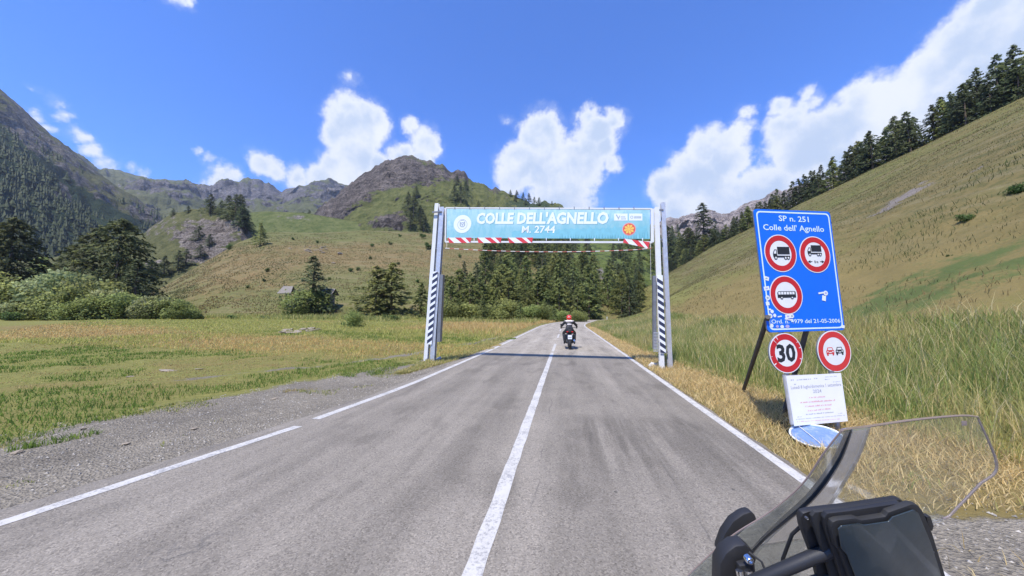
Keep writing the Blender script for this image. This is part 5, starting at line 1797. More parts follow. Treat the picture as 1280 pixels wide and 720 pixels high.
def redwhite(q4, name, label):
    """q4: tl tr br bl pixels"""
    tl, tr, br, bl_ = [Vector(p_) for p_ in gpoly(q4)]
    c0_ = GF_.pt(*((tl + br) / 2), .05)
    r = root(name, c0_, label, 'board')
    mb = MB(); mb.prism(GF_, [tuple(bl_), tuple(br), tuple(tr), tuple(tl)], .036, .044); mb.build('backing', M_swhite, r)
    def T(t): return tl + (tr - tl) * min(max(t, 0), 1)
    def B(t): return bl_ + (br - bl_) * min(max(t, 0), 1)
    sl = .30
    for t0, t1 in ((-.30, .02), (.30, .55), (.83, 1.2)):
        pts = [tuple(B(t0 + sl)), tuple(B(t1 + sl)), tuple(T(t1)), tuple(T(t0))]
        if t0 < 0: pts = [tuple(bl_), tuple(B(t1 + sl - .08)), tuple(T(.02)), tuple(tl)]
        if t1 > 1: pts = [tuple(br), tuple(tr), tuple(T(t0 - .1))]
        mb = MB(); mb.prism(GF_, pts, .0445, .046); mb.build('red_stripe', M_sred2, r)


redwhite([(560.5, 297.3), (590, 297.3), (588, 303.9), (562, 303.9)], 'height_warning_board', 'leftmost red and white striped board under the banner')
redwhite([(597, 297.3), (627.5, 297.3), (626, 304), (598.5, 304)], 'height_warning_board', 'second red and white striped board from the left under the banner')
redwhite([(635, 297.3), (666.5, 297.3), (665, 304), (637, 304)], 'height_warning_board', 'third red and white striped board, nearest the banner middle')
redwhite([(780, 298.6), (811.8, 303), (810, 310.8), (778.5, 303.6)], 'height_warning_board', 'red and white striped board hanging crooked at the right end under the banner')
# red-white chain below
rp = root('warning_chain', GF_.pt(*GF_.px(557, 311), .05), 'thin red and white chain sagging across the road under the banner', 'chain')
for col_ in (0, 1):
    mb = MB()
    N = 44
    for k in range(N):
        if k % 2 != col_: continue
        pt = []
        for q in (k, k + 1):
            t = q / N
            u = 557 + 257 * t; v = 311.3 + 4.2 * (1 - (2 * t - 1.05) ** 2) - .2 + (0 if t < .93 else -(t - .93) * 12)
            a, b_ = GF_.px(u, v); pt.append(GF_.pt(a, b_, .06))
        mb.tube(pt, .0125, 5)
    mb.build('chain_links', (M_rope, M_roper)[col_], rp)
for u in (559.3, 812.6):
    a0 = GF_.px(u, 303); a1 = GF_.px(u, 311.5)
    mb = MB(); mb.tube([GF_.pt(*a0, .06), GF_.pt(*a1, .06)], .008, 5); mb.build('hanger', M_rope, rp)
mb = MB(); mb.tube([GF_.pt(*GF_.px(812.6, 311), .06), GF_.pt(*GF_.px(813.2, 350), .06)], .005, 4); mb.build('loose_end', M_rope, rp)

# ================================================================== the blue sign
sO = ray(942, 261) * 5.0 + C0
sX = Vector((0.94261121, 0.33298845, 0.02455177)); sY = -Vector((0.03871852, -0.02764998, -0.99886754))
SF = Fr(sO, sX, sY); SF.n = SF.x.cross(SF.y).normalized()
BW, BH = 1.39, 1.8306
# parallelogram-true corners through pixels
def spx(u, v): return SF.px(u, v)
def rrect(q, r, n=5):
    """rounded quadrilateral from 4 corner points (ccw)"""
    out = []
    q = [Vector(p_) for p_ in q]
    for i in range(4):
        p_ = q[i]; a = (q[i - 1] - p_).normalized() * r; c_ = (q[(i + 1) % 4] - p_).normalized() * r
        for k in range(n + 1):
            t = k / n
            out.append(tuple(p_ + a * (1 - t) ** 2 + c_ * t ** 2))
    return out
signq = [spx(960, 415.6), spx(1056, 412.3), spx(1037.3, 264.3), spx(942, 261)]
base_c = G(990, 533)
sign = root('direction_sign', Vector((SF.pt(BW * .5, -BH).x, SF.pt(BW * .5, -BH).y, 0)), 'large blue road sign with SP n. 251 Colle dell\' Agnello above three round prohibition signs', 'road sign')
mb = MB(); mb.prism(SF, rrect(signq, .06), -.012, 0); panel = mb.build('panel', M_blueprint, sign, bevel=.002)
mb = MB(); mb.prism(SF, rrect(signq, .06), -.03, -.013); mb.build('panel_back', M_galvd, sign)
def inset(q, d):
    q = [Vector(p_) for p_ in q]; c_ = sum(q, Vector((0, 0))) / 4
    return [p_ + Vector((-math.copysign(d, p_.x - c_.x), -math.copysign(d, p_.y - c_.y))) for p_ in q]
o1 = rrect(inset(signq, .030), .075); o2 = rrect(inset(signq, .052), .06)
mb = MB(); n = len(o1)
mb.add([SF.pt(a, b_, .0025) for a, b_ in o1] + [SF.pt(a, b_, .0025) for a, b_ in o2], [(k, (k + 1) % n, n + (k + 1) % n, n + k) for k in range(n)])
mb.build('white_border', M_letter, panel)


class Sub(Fr):
    """unit frame inside a sign: pixel centre and half sizes give an affine map"""


def stext(s_, u0, v0, u1, v1, hpx, m_, par, bold=.02, fr=SF, c=.003, name='lettering'):
    """baseline from pixel (u0,v0) to (u1,v1)"""
    a0, b0 = fr.px(u0, v0); a1, b1 = fr.px(u1, v1); _, bt = fr.px(u0, v0 - hpx)
    x_ = fr.pt(a1, b1) - fr.pt(a0, b0)
    f2 = Fr(fr.pt(a0, b0), x_, fr.y); f2.n = fr.n
    return text(name, s_, f2, 0, 0, bt - b0, x_.length, m_, par, c, bold, 0.0)


stext('SP n. 251', 973.5, 276, 1011, 277.5, 6.6, M_letter, panel, .014)
stext("Colle dell' Agnello", 954, 287.3, 1030, 289.6, 7.0, M_letter, panel, .012)
stext('Ord. n. 4979 del 21-05-2006', 964, 404.4, 1050, 402.9, 5.0, M_letter, panel, .012)


def lorry(fr, cx, cy, s, c, par, small=False):
    mb = MB()
    mb.rect(fr, cx - .22 * s, cy - .02 * s, cx + .50 * s, cy + .36 * s, c, c + .0012)      # box body
    mb.rect(fr, cx - .48 * s, cy - .18 * s, cx + .50 * s, cy - .09 * s, c, c + .0012)      # chassis
    o = mb.build('lorry_print', M_sblack, par)
    mb = MB()
    mb.prism(fr, [(cx - .50 * s, cy - .13 * s), (cx - .26 * s, cy - .13 * s), (cx - .26 * s, cy + .22 * s), (cx - .40 * s, cy + .22 * s), (cx - .50 * s, cy + .03 * s)], c + .0013, c + .0022)
    for wx in (-.36, .38, .22):
        mw_ = MB(); mw_.prism(fr, ell(cx + wx * s, cy - .20 * s, .095 * s, n=14), c + .0013, c + .0022)
        mw_.prism(fr, ell(cx + wx * s, cy - .20 * s, .05 * s, n=12), c + .0023, c + .003, 1)
        mw_.build('wheel_print', [M_sblack, M_swhite], par)
    mb.build('cab_print', M_sblack, par)
    mb = MB()
    mb.prism(fr, [(cx - .46 * s, cy + .01 * s), (cx - .31 * s, cy + .01 * s), (cx - .31 * s, cy + .17 * s), (cx - .38 * s, cy + .17 * s)], c + .0023, c + .003)
    mb.build('window_print', M_swhite, par)


def bus(fr, cx, cy, s, c, par):
    mb = MB()
    mb.prism(fr, [(cx - .5 * s, cy - .13 * s), (cx + .5 * s, cy - .13 * s), (cx + .5 * s, cy + .13 * s), (cx + .46 * s, cy + .17 * s), (cx - .44 * s, cy + .17 * s), (cx - .5 * s, cy + .10 * s)], c, c + .0012)
    for wx in (-.29, .28):
        mb.prism(fr, ell(cx + wx * s, cy - .13 * s, .075 * s, n=14), c + .0013, c + .002)
    mb.build('bus_print', M_sblack, par)
    mb = MB()
    for k in range(6):
        mb.rect(fr, cx - .45 * s + k * .152 * s, cy + .02 * s, cx - .45 * s + (k * .152 + .12) * s, cy + .14 * s, c + .0013, c + .002)
    for wx in (-.29, .28):
        mb.prism(fr, ell(cx + wx * s, cy - .13 * s, .035 * s, n=12), c + .0021, c + .003)
    mb.build('bus_print', M_swhite, par)


def car(fr, cx, cy, s, c, par, m_):
    mb = MB()
    mb.prism(fr, [(cx - .5 * s, cy - .25 * s), (cx + .5 * s, cy - .25 * s), (cx + .5 * s, cy + .10 * s), (cx + .40 * s, cy + .14 * s), (cx + .30 * s, cy + .42 * s), (cx - .30 * s, cy + .42 * s), (cx - .40 * s, cy + .14 * s), (cx - .5 * s, cy + .10 * s)], c, c + .0012)
    for sx in (-1, 1):
        mb.rect(fr, cx + sx * .36 * s - .09 * s, cy - .42 * s, cx + sx * .36 * s + .09 * s, cy - .251 * s, c, c + .0012)
    mb.build('car_print', m_, par)
    mb = MB()
    mb.prism(fr, [(cx - .30 * s, cy + .14 * s), (cx + .30 * s, cy + .14 * s), (cx + .23 * s, cy + .34 * s), (cx - .23 * s, cy + .34 * s)], c + .0013, c + .002)
    for sx in (-1, 1):
        mb.prism(fr, ell(cx + sx * .33 * s, cy - .03 * s, .08 * s, n=12), c + .0013, c + .002)
    mb.rect(fr, cx - .16 * s, cy - .16 * s, cx + .16 * s, cy - .06 * s, c + .0013, c + .002)
    mb.build('car_print', M_swhite, par)


def roundsign(fr, u0, u1, v0, v1, par, name, red, c=.003, fall=None, thick=.002, border=.02):
    """printed or plate disc bounded by the pixel box"""
    cu_, cv = (u0 + u1) / 2, (v0 + v1) / 2
    a, b_ = fr.px(cu_, cv)
    rx = (fr.px(u1, cv)[0] - fr.px(u0, cv)[0]) / 2; ry = (fr.px(cu_, v0)[1] - fr.px(cu_, v1)[1]) / 2
    r_ = (rx + ry) / 2
    mb = MB(); mb.prism(fr, ell(a, b_, r_, n=44), c - thick, c)
    d_ = mb.build(name, M_swhite, par)
    mb = MB(); ringmesh(mb, fr, a, b_, r_ * .67, r_ * .955, c + .0012)
    mb.build('red_ring', red, d_)
    return d_, a, b_, r_


d1, a, b_, r_ = roundsign(SF, 955, 995.6, 293.5, 339.5, panel, 'no_lorries_disc', M_sred, .0045)
lorry(SF, a + .01, b_ - .01, r_ * 1.05, .0062, d1)
d2, a, b_, r_ = roundsign(SF, 999, 1037.6, 295.5, 340.5, panel, 'no_long_lorries_disc', M_sred, .0045)
lorry(SF, a - .005, b_ + .05, r_ * .92, .0062, d2)
mb = MB()
for sx in (-1, 1):
    mb.prism(SF, [(a + sx * .15, b_ - .11), (a + sx * .105, b_ - .088), (a + sx * .105, b_ - .132)], .0062, .0074)
    mb.rect(SF, min(a + sx * .105, a + sx * .07), b_ - .115, max(a + sx * .105, a + sx * .07), b_ - .105, .0062, .0074)
mb.build('arrow_print', M_sblack, d2)
f3 = Fr(SF.pt(a - .032, b_ - .132), SF.x, SF.y); f3.n = SF.n
text('lettering', '8 m', f3, 0, 0, .04, .07, M_sblack, d2, .0066, .02)
d3, a, b_, r_ = roundsign(SF, 961.6, 1003, 344.5, 392.5, panel, 'no_buses_disc', M_sred, .0045)
bus(SF, a + .005, b_, r_ * 1.12, .0062, d3)
# stickers
stk = [(957.6, 348, 3.0, 2.4, 0), (957.8, 360.5, 3.4, 2.5, 0), (959, 372.3, 2.8, 3.2, 1), (959, 379.5, 2.2, 2.2, 0), (961, 386.8, 2.2, 1.0, 2), (964.5, 389.3, 2.1, 2.3, 1), (962.3, 395, 2.6, 2.9, 1), (967.8, 394.3, 1.9, 2.3, 1),
       (974, 395.6, 2.6, .8, 2), (984.3, 395.3, 3.3, 2.4, 0), (989.2, 395, 2.6, 2.8, 1), (985.5, 399.2, 5.0, 1.0, 0), (964, 407, 2.2, 2.6, 1), (971, 408, 1.9, 1.8, 3), (977, 408.3, 2.3, 2.2, 1), (983.6, 408, 2.6, 2.2, 3), (1025.5, 366, 3.2, 1.0, 2), (1031.4, 366.2, 2.8, 3.0, 1), (1029.3, 372.5, 2.3, 3.3, 0), (1053, 408, 1.9, 1.9, 0)]
M_lil = mat('sticker_lilac', (0.45, 0.42, 0.72), .4, vary=.1)
for i, (u, v, rx, ry, kd) in enumerate(stk):
    a, b_ = SF.px(u, v); wx = (SF.px(u + rx, v)[0] - a); wy = (SF.px(u, v - ry)[1] - b_)
    mb = MB()
    if kd in (1, 3):
        mb.prism(SF, ell(a, b_, wx, wy, 14), .0030 + i * .0001, .0036 + i * .0001)
    else:
        t = random.uniform(-.3, .3)
        c_, s_ = math.cos(t), math.sin(t)
        mb.prism(SF, [(a + (p_ * wx * c_ - q_ * wy * s_), b_ + (p_ * wx * s_ + q_ * wy * c_)) for p_, q_ in ((-1, -1), (1, -1), (1, 1), (-1, 1))], .0030 + i * .0001, .0036 + i * .0001)
    st_ = mb.build('sticker', M_lil if kd == 3 else M_bwhite, panel)
    if kd in (0, 1) and rx > 2.5:
        mb = MB(); mb.prism(SF, ell(a, b_, wx * .5, wy * .45, 10), .0038 + i * .0001, .0042 + i * .0001); mb.build('sticker_print', M_lil if i % 2 else M_bgrey, st_)
# front posts behind the round signs, down to the ground behind the notice
def spost(u_top, u_bot, v_bot, name='post'):
    a0, _ = SF.px(u_top, 300)
    a1, b1 = SF.px(u_bot, v_bot)
    pt0 = SF.pt(a0, -.12, -.065); pt1 = SF.pt(a1, b1, -.065)
    d = (pt1 - pt0); d *= (pt0.z + .25) / -d.z
    mb = MB(); mb.tube([pt0, pt0 + d], .032, 12); return mb.build(name, M_galv, sign, smooth=True)
spost(966, 992.5, 500); spost(1029, 1049, 500)
for v in (285, 340, 395):
    for u_ in (0,):
        a0, b0 = SF.px(950 + (v - 261) * .118, v); a1, _ = SF.px(1040 + (v - 261) * .118, v)
        mb = MB(); mb.rect(SF, a0, b0 - .02, a1, b0 + .02, -.034, -.0305); mb.build('cross_rail', M_galv, sign)
# rear braces, dark
for (ut, vt, ub, vb) in ((963, 402, 925.5, 486.5), (1014, 412, 975, 517)):
    a, b_ = SF.px(ut, vt)
    top = SF.pt(a, b_, -.07)
    bot = G(ub, vb); bot.z = -.2
    # the brace continues up behind the panel
    up = top + (top - bot) * .04
    mb = MB(); mb.tube([bot, top, up], .034, 10); mb.build('brace', M_oldpost, sign, smooth=True)

SC = Fr(SF.o + SF.n * .0, SF.x, SF.y); SC.n = SF.n
def plate(u0, u1, v0, v1, label, red, wear=False):
    a, b_ = SF.px((u0 + u1) / 2, (v0 + v1) / 2)
    r = root('round_sign', SF.pt(a, b_, .0), label, 'road sign')
    d_, a, b_, r_ = roundsign(SF, u0, u1, v0, v1, r, 'disc', red, .012, thick=.003)
    mb = MB(); mb.prism(SF, ell(a, b_, r_ * 1.0, n=44), -.012, .0085); mb.build('disc_back', M_galvd, r)
    mb = MB(); mb.rect(SF, a - r_ * .5, b_ - .025, a + r_ * .5, b_ + .025, -.033, -.0125); mb.build('clamp', M_galvd, r)
    return r, d_, a, b_, r_


rr_, d_, a, b_, r_ = plate(961, 1001.5, 415.3, 467, 'round 30 km/h speed limit sign with scratched red ring', M_sred)
f3 = Fr(SF.pt(a - r_ * .56, b_ - r_ * .40), SF.x, SF.y); f3.n = SF.n
text('lettering', '30', f3, 0, 0, r_ * .80, r_ * 1.12, M_sblack, d_, .0135, .035)
for k, (t0, ln, wd) in enumerate(((2.1, .07, .012), (2.35, .10, .009), (3.75, .06, .018), (.25, .05, .012), (5.9, .05, .012), (.6, .04, .01), (3.3, .05, .006))):
    mb = MB()
    q = [(a + math.cos(t0 + e) * r_ * rr__, b_ + math.sin(t0 + e) * r_ * rr__) for e, rr__ in ((0, .97), (wd * 2.2, .95), (wd * 2.6, .97 - ln * 2.4), (wd * .5, .95 - ln * 2.6), (-wd * 1, .9))]
    mb.prism(SF, q, .0134, .0139); mb.build('scratch', M_swhite, d_)
rr_, d_, a, b_, r_ = plate(1020, 1063, 413.3, 464, 'round no overtaking sign with a red and a black car', M_sred2)
car(SF, a - r_ * .26, b_ + .0, r_ * .46, .0135, d_, M_sred2)
car(SF, a + r_ * .30, b_ + .0, r_ * .46, .0135, d_, M_sblack)

# ------------------------------------------------------------------ the white notice on the posts
nO = C0 + ray(982, 470) * 4.72
nTR = C0 + ray(1050, 466) * 4.77; nBL = C0 + ray(992, 531.5) * 4.62
NFm = Fr(nO, nTR - nO, nO - nBL)
NFm.y = (NFm.y - NFm.x * NFm.x.dot(NFm.y)).normalized(); NFm.n = NFm.x.cross(NFm.y).normalized()
nq = [NFm.px(u, v) for u, v in ((992.5, 532.5), (1059.3, 526.3), (1050.6, 466.3), (982.3, 470.2))]
nt_ = root('notice_board', NFm.pt(*nq[0]), 'white paper notice with grey and red printed lines on a board below the round signs', 'notice')
mb = MB(); mb.prism(NFm, nq, 0, .006); sh_ = mb.build('paper_sheet', M_paper, nt_)
q2 = [(p_[0] - .045, p_[1] + .005) for p_ in (nq[0], nq[3])]
mb = MB(); mb.prism(NFm, [(nq[0][0] - .035, nq[0][1] + .02), nq[1], (nq[2][0] - .01, nq[2][1] - .012), (nq[3][0] - .03, nq[3][1] + .012)], -.022, -.001); mb.build('backing_board', M_galv, nt_)
mb = MB(); a, b_ = NFm.px(1042.5, 466.5); mb.rect(NFm, a - .03, b_ - .01, a + .03, b_ + .03, -.05, -.023); mb.build('clip', M_galvd, nt_)
mb = MB(); a, b_ = NFm.px(983.8, 470); mb.rect(NFm, a - .03, b_ - .02, a + .015, b_ + .02, -.05, -.023); mb.build('clip', M_galvd, nt_)
stext('Luned\u00ec 8 luglio/domenica 1 settembre', 988.5, 486.5, 1051, 482.2, 4.0, M_inkg, sh_, .012, NFm, .0068)
stext('2024', 1016, 491.2, 1026.5, 490.6, 4.2, M_inkg, sh_, .012, NFm, .0068)


def wordbars(u0, v0, u1, v1, hpx, m_, c=.0066):
    """a printed line too small to read: word-sized runs of tiny strokes"""
    mb = MB(); L_ = math.hypot(u1 - u0, v1 - v0); s_ = 0
    while s_ < L_:
        wl = random.uniform(.6, 1.1)
        if s_ + wl > L_: break
        t0, t1 = s_ / L_, (s_ + wl) / L_
        A_ = (u0 + (u1 - u0) * t0, v0 + (v1 - v0) * t0); B_ = (u0 + (u1 - u0) * t1, v0 + (v1 - v0) * t1)
        hh = hpx * random.uniform(.45, .85)
        mb.prism(NFm, [NFm.px(*A_), NFm.px(*B_), NFm.px(B_[0], B_[1] - hh), NFm.px(A_[0], A_[1] - hh)], c, c + .0005)
        s_ += wl + random.choice((.35, .35, .35, .35, 1.3))
    mb.build('printed_line', m_, sh_)


for (l, m_) in (((988, 476, 992, 475.6, 2.6), M_inkg), ((995.5, 475.5, 1013, 474.4, 2), M_inkg), ((1017, 473.8, 1022, 473.4, 2), M_inkg), ((1030.5, 474.8, 1036.5, 474.5, 1.6), M_inkg), ((1031, 471.6, 1047, 470.4, 1), M_inkg), ((992, 481, 996, 480.6, 1.4), M_inkg), ((1041, 477.8, 1050, 477, .9), M_inkg),
                ((1011, 497.6, 1031, 496.4, 2.0), M_inkr), ((1000, 504, 1044, 500.8, 2.4), M_inkr), ((1006, 508.8, 1040, 506.4, 2.4), M_inkr), ((1009.5, 514.2, 1038, 511.4, 2.4), M_inkr), ((1007, 518.6, 1042, 515.6, 2.0), M_inkg),
                ((996, 521.5, 1003, 521, 1.1), M_inkg), ((994.5, 524.6, 1056, 519.2, 1.1), M_inkg), ((996, 527.5, 1050, 523.8, 1.1), M_inkr), ((1047.5, 517, 1053, 516.5, 1.0), M_inkg)):
    wordbars(*l, m_)

# ------------------------------------------------------------------ round faded blue plate lying on the straw
mc = G(1020.5, 545, .10)
fallen = root('fallen_round_sign', Vector((mc.x, mc.y, mc.z - .06)), 'round faded blue plate with a pale rim lying on the straw below the notice', 'sign')
mx = (P(1047.5, 545, px_of(mc)[2]) - P(994, 545, px_of(mc)[2])).length / 2
mn_ = Vector((-.17, -.20, 1)).normalized()
Mfr = Fr(mc, mn_.cross(Vector((0, 1, 0))) * -1, mn_.cross(mn_.cross(Vector((0, 1, 0))) * -1))
Mfr.n = mn_
Mfr.y = mn_.cross(Mfr.x)
mb = MB()
mb.lathe(mc, mn_, [(-.03, mx * .8), (-.012, mx * .96), (.004, mx * 1.0), (.014, mx * .99), (.012, mx * .94), (.0, mx * .93)], 40)
mb.build('rim', M_bwhite, fallen, smooth=True)
m, h, b = nmat('faded_blue_plate')
oc = h.n('ShaderNodeTexCoord').outputs['Object']
h.put(b.inputs['Base Color'], h.mix(h.step(h.noise(oc, 9, 6, .75), .48, .68), (0.13, 0.22, 0.42), (0.30, 0.36, 0.46)))
h.put(b.inputs['Roughness'], h.step(h.noise(oc, 9, 5, .7), .4, .75, .25, .5))
M_fadedblue = m
mb = MB()
prof = [(.001 + .016 * (1 - (k / 8) ** 2), mx * .93 * k / 8) for k in range(8, -1, -1)]
mb.lathe(mc, mn_, prof, 40); mb.build('face', M_fadedblue, fallen, smooth=True)
mb = MB(); mb.tube([Mfr.pt(-mx * .30, -mx * .8, .02), Mfr.pt(-mx * .28, 0, .031), Mfr.pt(-mx * .22, mx * .8, .02)], .004, 5); mb.build('straw_stalk', M_rope, fallen)

# ================================================================== shelters on the hill foot
def shelter(u, v, wpx, hpx, roofw, label, stone):
    p = on_hill_px('grassy_hill', u, v); z = px_of(p)[2]; s_ = z / FPX
    r = root('wayside_shelter', p, label, 'shelter')
    w_, h_ = wpx * s_, hpx * s_
    fr = Fr(p, CR, (0, 0, 1))
    rw = roofw * s_ / 2
    mb = MB(); mb.rect(fr, -w_ / 2, -.3, w_ / 2, h_ * .62, -w_ / 2, w_ / 2); mb.build('pillar' if stone else 'wall', M_stone if stone else M_wood, r, bevel=.03)
    mb = MB(); mb.rect(fr, -w_ / 2 - .1, h_ * .62, w_ / 2 + .1, h_ * .70, -w_ / 2 - .1, w_ / 2 + .1); mb.build('beam', M_wood, r)
    # pitched roof, courses of shingles, one slope towards the road
    e = h_ * .66; t_ = h_
    dpt = rw * .9
    for sgn, nm in ((1, 'roof_slope'), (-1, 'roof_slope')):
        mb = MB()
        for k in range(5):
            f0, f1 = k / 5, (k + 1) / 5
            z0, z1 = e + (t_ - e) * f0, e + (t_ - e) * f1
            c0, c1 = sgn * dpt * (1 - f0), sgn * dpt * (1 - f1)
            vs = []
            ins = rw * (.28 if stone else .06)
            for (aa, zz, cc) in ((-rw + ins * f0, z0, c0), (rw - ins * f0, z0, c0), (rw - ins * f1, z1 + .03, c1), (-rw + ins * f1, z1 + .03, c1)):
                vs.append(fr.pt(aa, zz, cc))
            vs += [v_ + Vector((0, 0, .06)) for v_ in vs]
            mb.add(vs, [(0, 1, 2, 3), (4, 5, 6, 7), (0, 1, 5, 4), (1, 2, 6, 5), (2, 3, 7, 6), (3, 0, 4, 7)])
        mb.build(nm, M_shingle, r)
    return r


shelter(359, 384.5, 3.6, 27, 17, 'small pyramid roofed stone shelter left of the pointed spruce', True)
shelter(409, 384.5, 12, 23, 20, 'small wooden shelter with a pitched roof right of the pointed spruce', False)
# a twiggy deadwood beside the right shelter
p = on_hill_px('grassy_hill', 420, 390); mb = MB()
for k in range(9):
    q = p + Vector((random.uniform(-.8, .8), random.uniform(-.3, .3), random.uniform(.5, 1.3)))
    mb.tube([p + Vector((random.uniform(-.4, .4), 0, -.1)), (p + q) / 2 + Vector((random.uniform(-.2, .2), 0, .2)), q], [.06, .04, .015], 4)
tag(mb.build('dead_branches', M_bark), 'tangle of bare dead branches right of the wooden shelter', 'branches')
# little white marker post far ahead at the road bend
p = P(746, 402, 88); p.x = float(road_right(p.y)) + .8; p.z = gzs(p.x, p.y)
mk = root('marker_post', p, 'tiny white marker post at the far road bend', 'post')
mb = MB(); mb.box(p + Vector((0, 0, .45)), (.12, .05, 1.0)); mb.build('stem', M_white, mk, bevel=.01)
mb = MB(); mb.box(p + Vector((0, 0, .97)), (.13, .06, .14)); mb.build('cap', M_sblack, mk, bevel=.01)

# ================================================================== the rider ahead
def skin_body(name, pts, edges, radii, rootv, mats, parent, facemat=None, sub=2):
    me = bpy.data.meshes.new(name)
    me.from_pydata([tuple(p) for p in pts], edges, [])
    ob = bpy.data.objects.new(name + '_tmp', me)
    COL.objects.link(ob)
    mod = ob.modifiers.new('skin', 'SKIN')
    for i, r_ in enumerate(radii):
        sv = me.skin_vertices[0].data[i]
        sv.radius = (r_, r_) if not isinstance(r_, tuple) else r_
        sv.use_root = (i == rootv)
    ss = ob.modifiers.new('sub', 'SUBSURF'); ss.levels = sub; ss.render_levels = sub
    dg = bpy.context.evaluated_depsgraph_get()
    out = bpy.data.meshes.new_from_object(ob.evaluated_get(dg))
    bpy.data.objects.remove(ob); bpy.data.meshes.remove(me)
    out.name = name
    out.materials.clear()
    for m_ in mats: out.materials.append(m_)
    for p_ in out.polygons:
        p_.use_smooth = True
        p_.material_index = facemat(p_.center) if facemat else 0
    o = bpy.data.objects.new(name, out); COL.objects.link(o); o.parent = parent
    return o


M_leather = mat('black_riding_suit', (0.022, 0.022, 0.026), 0.55, vary=0.3, vscale=12)
M_jwhite = mat('white_jacket_panels', (0.66, 0.60, 0.60), 0.6, vary=0.08)
M_helmet = mat('red_helmet', (0.70, 0.035, 0.02), 0.2, vary=0.05, coat=0.8)
M_darkpaint = mat('dark_motorcycle_paint', (0.025, 0.022, 0.03), 0.25, vary=0.1, coat=0.6)
M_tail = mat('tail_light_red', (0.55, 0.02, 0.02), 0.2, vary=0)
M_plate = mat('number_plate', (0.80, 0.81, 0.83), 0.4, vary=0.05)
M_engine = mat('engine_metal', (0.16, 0.16, 0.17), 0.4, 0.7, vary=0.2)

rp0 = G(712.3, 436.6, .018)
bike = root('motorcycle', rp0, 'dark motorcycle seen from behind on the road under the banner', 'motorcycle')
bike.rotation_euler.z = 0.03; bike.scale = (.95, .95, .95)
def L3(name, mb, m_, par=bike, **k): return mb.build(name, m_, par, local=True, **k)
def wheel(par, cy, rad, w_, m1, m2, cx=0.0):
    mb = MB(); prof = []
    for k in range(9):
        t = -math.pi / 2 + math.pi * k / 8
        prof.append((math.sin(t) * w_ / 2, rad - w_ * .55 + math.cos(t) * w_ * .55))
    prof = [(-w_ / 2, rad * .72)] + prof + [(w_ / 2, rad * .72)]
    mb.lathe((cx, cy, rad), (1, 0, 0), prof, 28)
    t_ = mb.build('wheel', m1, par, local=True, smooth=True)
    mb = MB()
    mb.lathe((cx, cy, rad), (1, 0, 0), [(-w_ * .42, rad * .70), (-w_ * .42, rad * .76), (w_ * .42, rad * .76), (w_ * .42, rad * .70)], 24)
    mb.lathe((cx, cy, rad), (1, 0, 0), [(-.05, .05), (.05, .05)], 12)
    for k in range(5):
        a = k * math.tau / 5
        for e in (-.06, .06):
            mb.tube([(cx, cy + math.cos(a) * .04, rad + math.sin(a) * .04), (cx, cy + math.cos(a + e * 3) * rad * .72, rad + math.sin(a + e * 3) * rad * .72)], .012, 5)
    mb.build('rim', m2, t_, local=True)
    return t_
wheel(bike, 0, .32, .17, M_rubber, M_engine)
wheel(bike, 1.48, .31, .12, M_rubber, M_engine)
mb = MB()
mb.tube([(0, .0, .62), (0, .25, .80), (0, .6, .80), (0, .9, .88), (0, 1.15, .84)], [.07, .13, .13, .19, .12], 12); L3('body', mb, M_darkpaint, smooth=True)
mb = MB(); mb.tube([(0, -.16, .90), (0, .05, .88), (0, .35, .84), (0, .62, .84)], [.06, .12, .15, .11], 10); L3('seat', mb, M_rubber, smooth=True)
mb = MB(); mb.box((0, .72, .45), (.42, .5, .42)); L3('engine', mb, M_engine, bevel=.06)
mb = MB(); mb.tube([(0, .1, .52), (0, -.10, .62), (0, -.28, .50)], [.05, .045, .03], 6); mb.box((0, -.27, .56), (.16, .03, .20)); L3('rear_mudguard', mb, M_black)
mb = MB(); mb.box((0, -.30, .62), (.20, .012, .20)); pl_ = L3('number_plate', mb, M_plate, bevel=.004)
mb = MB()
for k in range(6):
    mb.box((-.065 + k * .026, -.3075, .60), (.014, .002, .045))
mb.build('plate_marks', M_sblack, pl_, local=True)
for sx in (-1, 1):
    mb = MB(); mb.box((sx * .12, -.27, .88), (.09, .05, .045)); L3('tail_light', mb, M_tail, bevel=.012)
    mb = MB(); mb.tube([(sx * .10, .0, .80), (sx * .19, -.10, .72)], [.012, .012], 6); mb.lathe((sx * .20, -.12, .72), (0, 1, 0), [(-.03, .012), (0, .026), (.04, .016)], 10); L3('indicator', mb, M_black)
    mb = MB(); mb.box((sx * .24, .08, .60), (.13, .38, .30)); L3('pannier', mb, M_black, bevel=.05)
    mb = MB(); mb.tube([(sx * .03, 1.12, .98), (sx * .22, 1.02, 1.04), (sx * .40, .88, 1.02)], [.014, .014, .017], 8); L3('handlebar', mb, M_black, smooth=True)
    mb = MB(); mb.tube([(sx * .30, .98, 1.03), (sx * .36, 1.02, 1.16)], .007, 5)
    mb.lathe((sx * .40, 1.02, 1.18), (0, 1, 0), [(-.02, .03), (-.015, .055), (.012, .05), (.03, .02)], 14); L3('mirror', mb, M_black, smooth=True)
    mb = MB(); mb.tube([(sx * .09, 1.16, .95), (sx * .09, 1.48, .31)], [.026, .03], 8); L3('fork_leg', mb, M_engine, smooth=True)
    mb = MB(); mb.tube([(sx * .08, .0, .32), (sx * .09, .5, .40)], [.03, .035], 6); L3('swingarm', mb, M_engine, smooth=True)
mb = MB(); mb.tube([(.19, .45, .32), (.20, .0, .38), (.21, -.22, .46)], [.035, .055, .05], 12); L3('exhaust', mb, M_chrome, smooth=True)
mb = MB(); mb.box((0, 1.15, 1.0), (.30, .10, .22)); L3('instrument_fairing', mb, M_darkpaint, bevel=.04)
